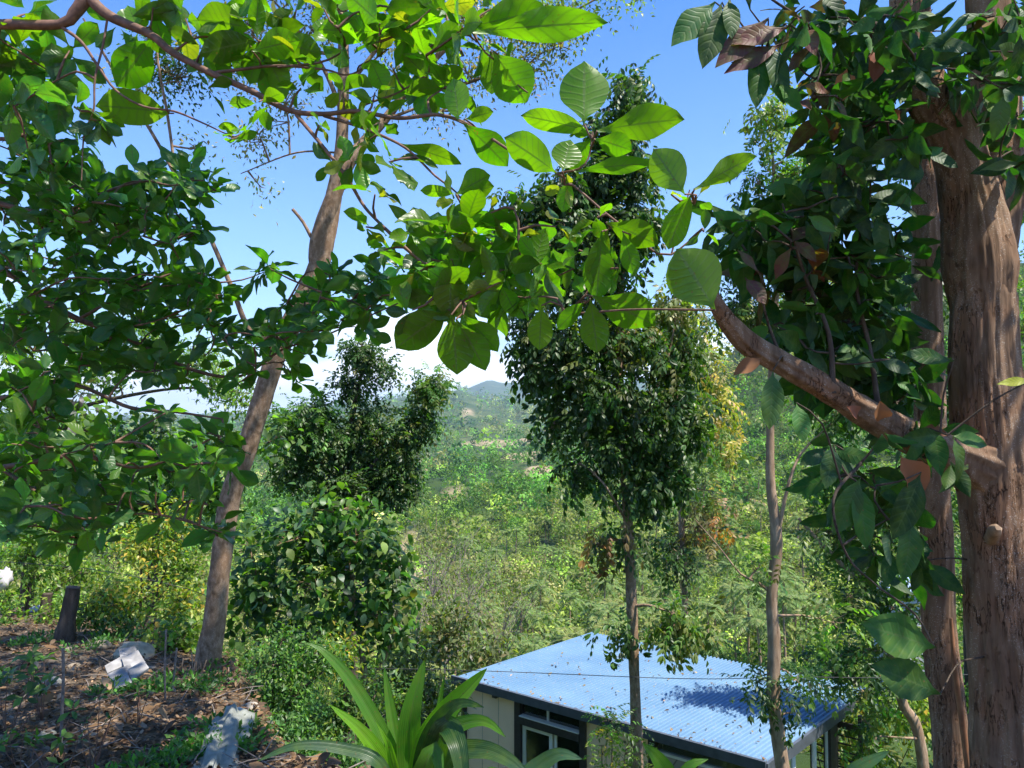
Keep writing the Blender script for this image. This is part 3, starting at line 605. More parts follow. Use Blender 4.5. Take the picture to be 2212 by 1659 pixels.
# ================================================================== MIDDLE DISTANCE TREES
def PP(L_): return [P(u, v, y) for (u, v, y) in L_]
MAH = [(.04, .085, .02), (.05, .105, .022), (.065, .125, .025), (.03, .065, .02)]
MAHL = [(.13, .17, .04), (.16, .17, .045), (.09, .14, .035)]
YEL = [(.42, .32, .06), (.32, .29, .06), (.17, .22, .05), (.13, .18, .04), (.45, .34, .18)]
FRESH = [(.07, .16, .03), (.1, .2, .035), (.06, .12, .03)]
def tree(name, label, base, limbs, clumps, tpl, L, per, cols, wood, leafm='leaf', group=None, cat='tree', bump=.1, limb=.04, tw=.012, seg=10, **kw):
    """limbs: list of ([(u, v, y)...], [radii]); first one is the trunk"""
    t = thing(name, label, cat, base, group); sk = Skel(); tr = MB(); br = MB(); lf = MB()
    for k, (pts, rad) in enumerate(limbs):
        q = [np.array(p_, float) if isinstance(p_, np.ndarray) else P(*p_) for p_ in pts]
        if k == 0: q = [np.array(base, float) - [0, 0, .6]] + q if base is not None else q; rad = [rad[0] * 1.15] + list(rad)
        sk.add(tube(tr if k == 0 else br, q, rad, seg if k == 0 else 7, .12 if k == 0 else .15, bump if k == 0 else bump * .5, 3., k + 1))
    crown(lf, br, sk, clumps, tpl, L, per, cols, limb=limb, tw=tw, **kw)
    if tr.n: tr.build('trunk', wood, t)
    if br.n: br.build('branches', wood, t)
    lf.build('crown', M[leafm], t); return t
def gbase(u, y): x = (u - CX) / FPX * y; return np.array([x, y, gz(x, y)])
# centre tree: tall, straight grey trunk crossing the roof
yc = 14.5
tree('tall_tree', 'tall dark tree with narrow crown and slim grey trunk crossing the blue roof', gbase(1372, yc),
     [([(1376, 1700, yc), (1372, 1500, yc), (1362, 1250, yc), (1350, 1000, yc), (1338, 800, yc), (1345, 560, yc), (1368, 330, yc), (1372, 150, yc)], [.115, .1, .098, .09, .07, .055, .035, .01]),
      ([(1350, 1010, yc), (1325, 920, yc + .2), (1290, 840, yc + .3), (1250, 760, yc)], [.055, .045, .03, .015]),
      ([(1356, 1130, yc), (1300, 1040, yc - .4), (1240, 990, yc)], [.03, .02, .01]),
      ([(1350, 1000, yc), (1400, 880, yc), (1440, 780, yc), (1460, 690, yc)], [.05, .035, .025, .012])],
     [(1366, 205, yc, 38, 55, 44), (1350, 290, yc, 55, 60, 66), (1330, 390, yc, 95, 60, 110), (1240, 400, yc, 90, 60, 80), (1140, 440, yc, 55, 40, 44), (1350, 480, yc, 95, 60, 120), (1230, 500, yc, 110, 70, 120), (1120, 500, yc, 50, 40, 26),
      (1340, 580, yc, 60, 70, 50), (1160, 600, yc, 80, 60, 40), (1270, 620, yc, 70, 60, 45),
      (1150, 715, yc, 62, 55, 48, MAHL + MAH), (1250, 740, yc, 90, 80, 100), (1370, 720, yc, 85, 80, 90, MAHL + MAH), (1460, 680, yc + .5, 60, 70, 55, MAHL + [(.25, .24, .12)]), (1470, 780, yc + .5, 70, 70, 70, MAHL + MAH),  # lighter leaf tints on these clumps paint highlights into the crown
      (1180, 810, yc, 55, 55, 42), (1290, 860, yc, 110, 80, 130), (1410, 880, yc, 85, 75, 95), (1200, 900, yc, 42, 55, 30), (1300, 960, yc, 70, 45, 45), (1400, 990, yc, 85, 60, 70), (1480, 930, yc, 42, 60, 32),
      (1390, 1080, yc, 70, 55, 40), (1290, 1020, yc, 45, 22, 16), (1245, 1010, yc, 30, 25, 12), (1350, 1170, yc, 35, 45, 12), (1300, 1170, yc, 32, 38, 10, [(.25, .12, .04), (.2, .15, .05), (.12, .12, .04)]),
      (1440, 1320, yc - .4, 50, 42, 26, MAHL + FRESH), (1480, 1370, yc - .4, 38, 38, 18, MAHL), (1340, 1370, yc, 30, 30, 9)],
     T_PINH, .33, 3, MAH + MAH[:2] + [(.1, .14, .035)], M['bark_grey'], limb=.035, tw=.01, droop=.5, up=.2, spread=.3, yscale=.7, rs=.95, shell=.2)
# yellowing tree behind
yy = 34.
tree('yellowing_tree', 'tree with yellowing and bleached leaves just right of the tall dark tree', gbase(1492, yy),
     [([(1490, 1700, yy), (1480, 1300, yy), (1470, 1000, yy), (1500, 820, yy), (1530, 700, yy)], [.18, .14, .12, .08, .03])],
     [(1510, 700, yy, 55, 55, 34, YEL + MAH), (1545, 790, yy, 40, 60, 40, YEL), (1510, 850, yy, 60, 60, 40, MAHL + YEL), (1535, 905, yy, 48, 45, 44, YEL), (1550, 960, yy, 32, 36, 24, YEL), (1440, 1000, yy, 60, 40, 22, MAHL + MAH),
      (1530, 1060, yy, 50, 40, 16, [(.2, .2, .06), (.12, .15, .04)]), (1500, 1140, yy, 50, 50, 26, [(.09, .08, .03), (.14, .12, .04)]), (1470, 1205, yy, 42, 45, 34, MAH), (1550, 1130, yy, 30, 30, 12, [(.3, .14, .05), (.35, .22, .12)])],
     T_PIN, .66, 3, MAH, M['bark_grey'], limb=.05, tw=.018, droop=.4, up=.2)
# slim tree
ys = 11.5
tree('slim_tree', 'slim pale trunked tree standing in front of the right end of the blue roof', gbase(1694, ys),
     [([(1698, 1760, ys), (1682, 1600, ys), (1670, 1500, ys), (1672, 1390, ys), (1667, 1290, ys), (1677, 1200, ys), (1676, 1140, ys), (1664, 1040, ys), (1664, 900, ys), (1668, 760, ys), (1680, 560, ys), (1672, 380, ys), (1660, 250, ys)], [.105, .1, .09, .09, .082, .085, .08, .064, .055, .05, .04, .025, .01]),
      ([(1676, 1180, ys), (1700, 1060, ys - .1), (1730, 980, ys), (1790, 920, ys), (1840, 860, ys)], [.035, .026, .02, .014, .008]),
      ([(1678, 1290, ys), (1640, 1260, ys), (1600, 1240, ys), (1560, 1190, ys), (1500, 1120, ys)], [.03, .022, .015, .01, .005]),
      ([(1674, 1330, ys), (1740, 1330, ys), (1800, 1345, ys)], [.02, .014, .006]),
      ([(1676, 1440, ys), (1700, 1450, ys), (1740, 1490, ys)], [.02, .014, .006])],
     [(1665, 270, ys, 50, 55, 34, [(.12, .2, .04), (.2, .24, .05)]), (1690, 350, ys, 60, 60, 40, FRESH + [(.2, .24, .05)]), (1640, 400, ys, 30, 60, 16, FRESH), (1700, 450, ys, 75, 60, 50, FRESH), (1680, 560, ys, 80, 70, 50, FRESH), (1620, 640, ys, 55, 60, 30, MAH + MAHL), (1700, 700, ys, 70, 60, 40, MAH), (1590, 700, ys, 40, 50, 20, MAHL),
      (1790, 900, ys, 60, 50, 28, FRESH), (1850, 850, ys, 60, 60, 30, MAH), (1640, 1225, ys, 32, 18, 7, FRESH + MAHL), (1800, 1340, ys, 42, 30, 12, FRESH + MAHL), (1700, 1490, ys, 30, 30, 16, MAH), (1645, 1465, ys + .2, 24, 28, 12, MAH), (1710, 1540, ys, 20, 25, 7, MAH)],
     T_PIN, .28, 3, FRESH, M['bark_pale'], limb=.02, tw=.008, droop=.35)
# forked tree to the right, behind the porch
yb = 19.
tree('spreading_tree', 'leafy spreading tree beside the porch at the right end of the roof', gbase(1990, yb),
     [([(1990, 1620, yb), (1950, 1520, yb), (1930, 1440, yb), (1900, 1330, yb), (1850, 1250, yb)], [.13, .11, .09, .07, .03]), ([(1930, 1440, yb), (1985, 1330, yb), (2030, 1230, yb)], [.07, .05, .02]), ([(1850, 1250, yb), (1780, 1180, yb), (1725, 1120, yb)], [.06, .05, .03])],
     [(1900, 1100, yb, 80, 60, 80), (1820, 1020, yb, 80, 60, 80, FRESH), (1980, 1050, yb, 70, 80, 80), (1800, 1140, yb, 60, 50, 50), (1900, 1210, yb, 90, 60, 50), (1990, 1200, yb, 70, 70, 40), (1830, 1300, yb, 65, 50, 30), (1920, 1330, yb, 70, 50, 30), (1850, 1400, yb, 70, 45, 36), (1790, 1440, yb, 50, 30, 20), (1950, 1430, yb, 50, 40, 20), (1850, 1480, yb, 45, 35, 18), (1895, 1590, yb, 45, 50, 20)],
     T_PIN, .42, 3, MAH + MAHL + FRESH, M['bark_pale'], limb=.04, droop=.35)
yr = 25.
tree('background_tree', 'bright green tree filling the gap between the two right foreground trunks', gbase(2110, yr), [([(2100, 1500, yr), (2090, 1200, yr), (2080, 900, yr)], [.2, .15, .05])],
     [(2060, 1100, yr, 70, 100, 40), (2110, 1300, yr, 80, 100, 40), (2040, 1480, yr, 80, 80, 40), (2120, 1550, yr, 80, 90, 40), (2190, 1000, yr, 60, 200, 50), (2200, 700, yr, 70, 150, 45), (2180, 400, yr, 80, 150, 45), (1900, 760, yr, 110, 120, 60, MAH), (2010, 850, yr, 80, 130, 50, MAH), (1960, 600, yr, 110, 110, 55, MAH), (2090, 250, yr, 120, 120, 50), (1990, 400, yr, 90, 110, 40, MAH)],
     T_PIN, .6, 3, FRESH + [(.2, .26, .05)], M['bark_dark'], limb=.06)
# dark compound crown left of centre
ym = 22.
tree('rounded_tree', 'dark green tree with clustered crowns rising left of the valley view', gbase(750, ym),
     [([(760, 1500, ym), (752, 1200, ym), (748, 1000, ym), (765, 880, ym), (790, 760, ym)], [.17, .14, .1, .07, .02]), ([(750, 1050, ym), (830, 980, ym), (890, 900, ym), (922, 830, ym)], [.08, .06, .04, .015]), ([(750, 1040, ym), (690, 960, ym), (660, 900, ym)], [.08, .05, .02])],
     [(770, 765, ym, 45, 35, 24), (822, 800, ym, 36, 26, 17), (760, 830, ym, 40, 40, 20), (780, 900, ym, 45, 50, 34), (922, 838, ym, 38, 40, 30, FRESH + MAHL), (915, 905, ym, 26, 24, 12), (880, 945, ym, 52, 42, 40, MAHL + MAH), (690, 915, ym, 75, 55, 70, FRESH + MAH), (620, 920, ym, 40, 50, 26, FRESH), (740, 980, ym, 90, 60, 90), (650, 1010, ym, 60, 50, 40), (840, 1020, ym, 75, 60, 70), (750, 1070, ym, 80, 60, 70), (860, 1060, ym, 55, 35, 30), (690, 1090, ym, 70, 45, 44, MAHL + MAH), (790, 1130, ym, 55, 55, 44)],
     T_PIN, .36, 8, MAH + MAH + MAHL[:1], M['bark_dark'], limb=.05, droop=.3, yscale=.7, spread=.3, shell=.2, rs=.92)
# broad-leaved bushy tree below it
yl = 12.
tree('large_leaved_tree', 'bushy tree with large heart shaped leaves right of the leaning speckled trunk', gbase(780, yl),
     [([(795, 1600, yl), (790, 1480, yl), (778, 1380, yl), (760, 1250, yl), (745, 1130, yl)], [.06, .05, .04, .03, .01]), ([(792, 1490, yl), (840, 1400, yl), (860, 1300, yl)], [.035, .03, .01])],
     [(740, 1110, yl, 80, 35, 26, FRESH), (660, 1170, yl, 100, 60, 60), (780, 1180, yl, 90, 60, 60), (590, 1240, yl, 80, 70, 50), (700, 1260, yl, 100, 70, 66), (820, 1240, yl, 70, 60, 40), (560, 1320, yl, 60, 60, 30), (650, 1350, yl, 90, 55, 44), (790, 1330, yl, 85, 55, 50), (860, 1310, yl, 45, 45, 24, FRESH + [(.18, .18, .05)]), (840, 1390, yl, 40, 30, 12), (540, 1180, yl, 40, 40, 14, FRESH)],
     T_OVAL, .15, 6, [(.035, .08, .025), (.06, .13, .035), (.05, .1, .045), (.13, .21, .04)], M['bark_grey'], limb=.02, tw=.007, droop=.35, spread=.9, rs=.88)
# left background trees
tree('feathery_tree', 'light green fine leaved tree with layered level branches on the left horizon', gbase(120, 18.),
     [([(60, 1300, 18), (80, 1000, 18), (120, 850, 18), (150, 700, 18)], [.14, .11, .08, .03]), ([(100, 900, 18), (250, 860, 18), (400, 838, 18), (540, 850, 18)], [.06, .045, .03, .01]), ([(120, 830, 18), (250, 760, 18), (380, 740, 18)], [.05, .03, .01])],
     [(260, 720, 18, 110, 32, 50), (120, 700, 18, 100, 50, 50), (380, 790, 18, 120, 22, 60), (250, 810, 18, 110, 28, 50), (480, 835, 18, 80, 20, 36), (520, 868, 18, 50, 12, 12), (100, 790, 18, 90, 45, 44), (30, 740, 18, 60, 60, 34), (430, 770, 18, 50, 18, 18)],
     T_SM, .13, 22, [(.13, .22, .04), (.17, .25, .05), (.09, .16, .03)], M['bark_dark'], limb=.02, tw=.008, spread=1.0, droop=.1, yscale=1.4)
for k, (u, y, lab, cl, cols) in enumerate([
    (60, 16., 'dense light green tree behind the left edge stump', [(60, 930, 16, 120, 60, 60), (180, 950, 16, 100, 60, 60), (60, 1050, 16, 120, 70, 60), (190, 1060, 16, 90, 60, 40), (100, 880, 16, 60, 30, 20, [(.1, .1, .1), (.14, .12, .13)])], [(.1, .18, .04), (.14, .23, .04), (.07, .13, .03)]),
    (330, 19., 'dense green tree behind the foreground leaves left of the leaning trunk', [(300, 960, 19, 110, 50, 60), (420, 1000, 19, 90, 60, 56), (300, 1060, 19, 120, 60, 60), (450, 1080, 19, 80, 60, 44), (560, 960, 19, 45, 50, 20)], [(.08, .15, .035), (.12, .2, .04), (.05, .1, .03)])]):
    tree('broad_tree', lab, gbase(u, y), [([(u, 1250, y), (u + 10, 1050, y), (u + 20, 920, y)], [.12, .09, .03])], cl, T_OVAL, .2, 8, cols, M['bark_dark'], limb=.04, spread=.9)
# ================================================================== SHRUBS AND UNDERGROWTH
def shrub(name, label, y, cl, cols, tpl, L, per, group=None, stems=3, **kw):
    u0 = cl[0][0]; vb = max(c[1] + c[4] for c in cl); bx = P(u0, vb, y); b = np.array([bx[0], y, min(gz(bx[0], y), bx[2])])
    t = thing(name, label, 'shrub', b, group); w = MB(); lf = MB(); sk = Skel()
    for k in range(stems):
        c = cl[k % len(cl)]; q = P(c[0], c[1], c[2]); sk.add(tube(w, [b - [0, 0, .3], (b + q) / 2 + rng.normal(0, .05, 3), q], [.03, .02, .008], 5, .15))
    crown(lf, w, sk, cl, tpl, L, per, cols, tw=.006, limb=.012, **kw)
    w.build('stems', M['bark_dark'], t); lf.build('leaves', M['leaf'], t)
G1 = [(.12, .2, .03), (.18, .25, .035), (.08, .15, .03)]; G2 = [(.3, .3, .04), (.24, .28, .04), (.36, .26, .04)]; G3 = [(.06, .12, .03), (.09, .17, .04), (.04, .09, .025)]
SH = [('yellow flowering looking shrub with golden green leaves beside the leaning trunk', 13., [(300, 1180, 13, 100, 50, 60, G2 + G1), (380, 1150, 13, 60, 60, 36, G2 + G1), (400, 1230, 13, 60, 50, 36, G1)], G1, T_SM, .1, 16),
      ('bright green shrub above the stump at far left', 14., [(60, 1230, 14, 90, 40, 50), (170, 1240, 14, 80, 45, 50), (60, 1160, 14, 80, 45, 36)], G1, T_SM, .1, 16),
      ('dense bright bank of leaves between the stump and the leaning trunk', 11.5, [(270, 1290, 11.5, 110, 45, 70, G1 + G2), (390, 1320, 11.5, 70, 55, 50, G1 + G2), (210, 1350, 11.5, 50, 40, 30, G3)], G1, T_SM, .09, 16),
      ('dark green low shrub behind the small stump', 11., [(260, 1370, 11., 60, 45, 44, G3)], G3, T_SM, .07, 18),
      ('pale green leafy shrub growing over the stone wall', 10., [(370, 1370, 10, 60, 45, 46, G1), (330, 1410, 10, 30, 22, 14, G2)], G1, T_OVAL, .09, 8),
      ('grassy bright clump at the left edge beyond the litter', 13., [(20, 1310, 13, 50, 30, 24), (110, 1330, 13, 40, 25, 20)], G1, T_SM, .1, 14),
      ('fine leaved bright shrub spilling down the slope right of the leaning trunk', 8., [(590, 1420, 8, 90, 50, 70), (640, 1510, 8, 90, 60, 80), (700, 1450, 8, 60, 50, 40), (560, 1520, 8, 50, 50, 34)], [(.08, .17, .04), (.12, .22, .04), (.05, .11, .03)], T_SM, .055, 18),
      ('yellow green shrub above the strap leaved plant', 9., [(740, 1420, 9, 60, 45, 40, G1 + G2), (800, 1520, 9, 60, 60, 44), (720, 1560, 9, 80, 50, 50), (870, 1560, 9, 50, 50, 24)], G3 + [(.16, .2, .04)], T_SM, .07, 16),
      ('green shrub at the bottom edge beside the white draped log', 6.5, [(600, 1600, 6.5, 70, 50, 60), (680, 1650, 6.5, 80, 50, 60)], [(.06, .13, .035), (.1, .2, .04)], T_SM, .05, 18),
      ('scrubby olive bush on the slope left of the house wall', 17., [(900, 1420, 17, 70, 60, 50), (950, 1500, 17, 50, 70, 50), (880, 1530, 17, 80, 70, 60), (840, 1450, 17, 60, 40, 30), (940, 1620, 17, 70, 70, 50)], [(.12, .14, .04), (.17, .17, .06), (.07, .1, .03), (.2, .2, .05)], T_SM, .15, 14),
      ('dense brush hugging the left corner of the blue roof', 27., [(970, 1400, 27, 70, 40, 50), (1060, 1400, 27, 60, 34, 40), (940, 1350, 27, 60, 50, 36), (1000, 1340, 27, 50, 30, 20)], [(.13, .14, .05), (.18, .17, .07), (.08, .11, .035)], T_SM, .22, 14),
      ('yellow green bush below the porch railing at right', 21., [(1830, 1540, 21, 50, 50, 30, G2 + G1), (1900, 1500, 21, 80, 50, 44, G1), (1990, 1560, 21, 80, 70, 50, G1 + G2), (1870, 1640, 21, 80, 50, 44, G2 + G1), (1740, 1640, 23, 80, 40, 30, G1)], G1, T_SM, .2, 14),
      ('small sapling with whorled leaflets in front of the cream wall', 12.5, [(1322, 1560, 12.5, 40, 26, 14), (1350, 1630, 12.5, 50, 40, 18, G1 + MAHL), (1300, 1610, 12.5, 26, 18, 6, G2 + G1)], FRESH + MAH, T_PIN, .2, 3)]
for lab, y, cl, cols, tpl, L, per in SH: shrub('sapling' if 'sapling' in lab else 'shrub', lab, y, cl, cols, tpl, L, per, spread=.9 if tpl is not T_PIN else .3, droop=.15)
# low ground cover on the steep bank and beyond the terrace
def bank():
    mb = MB(); n = 5200; r = np.random.default_rng(3); y = r.uniform(4, 44, n); x = r.uniform(-24, 26, n); ok = (y > edge_y(x) + .5) & ~((x > -5) & (x < 16) & (y > 13) & (y < 32)) & (np.abs(x) < y * .75 + 2)
    x, y = x[ok], y[ok]; z = height(x, y); n = len(x); per = 34; idx = np.repeat(np.arange(n), per); m = len(idx)
    s = r.uniform(.35, .9, n) * np.interp(y, [4, 12, 40], [.45, 1., 1.9]); d = rdir(m, .5)
    q = np.stack([x, y, z + s * .2], -1)[idx] + d * s[idx][:, None] * r.uniform(.3, 1, (m, 1)) * [1, 1, .8]
    big = fbm(x / 5, y / 5, 3, 71); pal = np.array(G1 + G3 + [(.2, .2, .07)]); ci = np.clip(((big + .5) * 7 + r.normal(0, 1.3, n)).astype(int), 0, 6)
    inst(mb, T_SM, q, d + rdir(m), rdir(m, 1.), np.interp(y, [4, 12, 40], [.06, .13, .26])[idx] * r.uniform(.6, 1.3, m), pal[ci][idx] * np.exp(r.normal(0, .25, (m, 1))))
    tag(mb.build('undergrowth', M['leaf']), 'low leafy undergrowth covering the steep bank beyond the terrace', 'undergrowth', kind='stuff')
bank()
# ================================================================== LEANING SPECKLED TREE
yt = 9.
def leaning():
    b = P(448, 1446, yt); t = thing('leaning_tree', 'leaning speckled trunk with a thin feathery crown against the sky', 'tree', b)
    sk = Skel(); tr = MB(); br = MB(); lf = MB(); R_ = lambda px: px * yt / FPX / 2
    tp = [b - [0, 0, .5]] + PP([(450, 1425, yt), (462, 1350, yt), (474, 1240, yt), (497, 1080, yt), (530, 980, yt), (560, 880, yt), (596, 770, yt), (640, 680, yt), (686, 580, yt), (712, 470, yt), (736, 330, yt), (742, 180, yt), (740, 0, yt), (735, -200, yt)])
    sk.add(tube(tr, tp, [R_(p_) for p_ in (62, 54, 47, 43, 42, 42, 42, 43, 46, 44, 40, 28, 25, 22, 15)], 20, .05, .07, 4., 3))
    for pts, rad in [([(688, 590, yt), (690, 520, yt - .05), (722, 420, yt - .1), (760, 340, yt - .1), (830, 260, yt), (900, 170, yt), (1010, 60, yt), (1100, 10, yt)], [40, 40, 34, 28, 20, 16, 11, 6]),
                     ([(672, 512, yt), (655, 480, yt), (632, 452, yt)], [8, 7, 7]),
                     ([(598, 765, yt), (540, 715, yt - .1), (500, 620, yt - .2), (445, 495, yt - .3), (380, 380, yt - .3), (330, 290, yt - .3), (250, 160, yt - .3), (180, 40, yt - .3)], [14, 12, 10, 9, 8, 7, 6, 4]),
                     ([(742, 250, yt), (700, 150, yt), (640, 60, yt), (590, 0, yt)], [12, 9, 7, 4]), ([(742, 200, yt), (820, 100, yt), (900, 20, yt)], [11, 8, 5]), ([(742, 120, yt), (640, 110, yt), (540, 120, yt), (480, 80, yt)], [9, 7, 5, 3]),
                     ([(380, 380, yt - .3), (362, 250, yt - .3), (340, 120, yt - .3), (350, 30, yt - .3)], [6, 6, 5, 3]), ([(830, 260, yt), (930, 220, yt), (1000, 180, yt)], [8, 5, 3]), ([(1010, 60, yt), (1130, 60, yt), (1230, 30, yt)], [7, 5, 3]), ([(736, 330, yt), (640, 330, yt), (520, 375, yt)], [5, 4, 2])]:
        sk.add(tube(br, PP(pts), [R_(r) for r in rad], 10, .08, .05, 4., 5))
    th = [(.17, .2, .07), (.13, .17, .06), (.3, .22, .12), (.36, .26, .18)]
    cl = [(540, 60, yt, 60, 50, 22), (460, 120, yt, 60, 60, 26), (600, 220, yt, 70, 60, 22), (560, 290, yt, 40, 30, 10), (680, 60, yt, 60, 50, 22), (850, 60, yt, 70, 50, 22), (1000, 40, yt, 80, 50, 32), (1120, 60, yt, 80, 60, 40), (1220, 30, yt, 90, 40, 40, [(.15, .2, .06)]), (1130, 150, yt, 70, 40, 22), (1010, 160, yt, 60, 50, 20), (950, 240, yt, 60, 30, 12), (1210, 100, yt, 50, 40, 16), (860, 170, yt, 60, 50, 14), (340, 100, yt, 60, 60, 24, FRESH + MAH), (380, 170, yt, 50, 45, 28, [(.05, .09, .04)]), (300, 180, yt, 60, 50, 16), (1340, -20, yt, 80, 30, 26, [(.15, .2, .06)]), (420, 320, yt, 25, 15, 4), (560, 400, yt, 20, 12, 3), (760, -20, yt, 120, 60, 30), (560, -40, yt, 120, 60, 30)]
    crown(lf, br, sk, cl, T_SM, .06, 22, th, lump=False, tw=.008, limb=.014, spread=1.3, droop=.2, shell=.2)
    tr.build('trunk', M['bark_grey'], t); br.build('branches', M['bark_grey'], t); lf.build('crown', M['leaf'], t)
leaning()
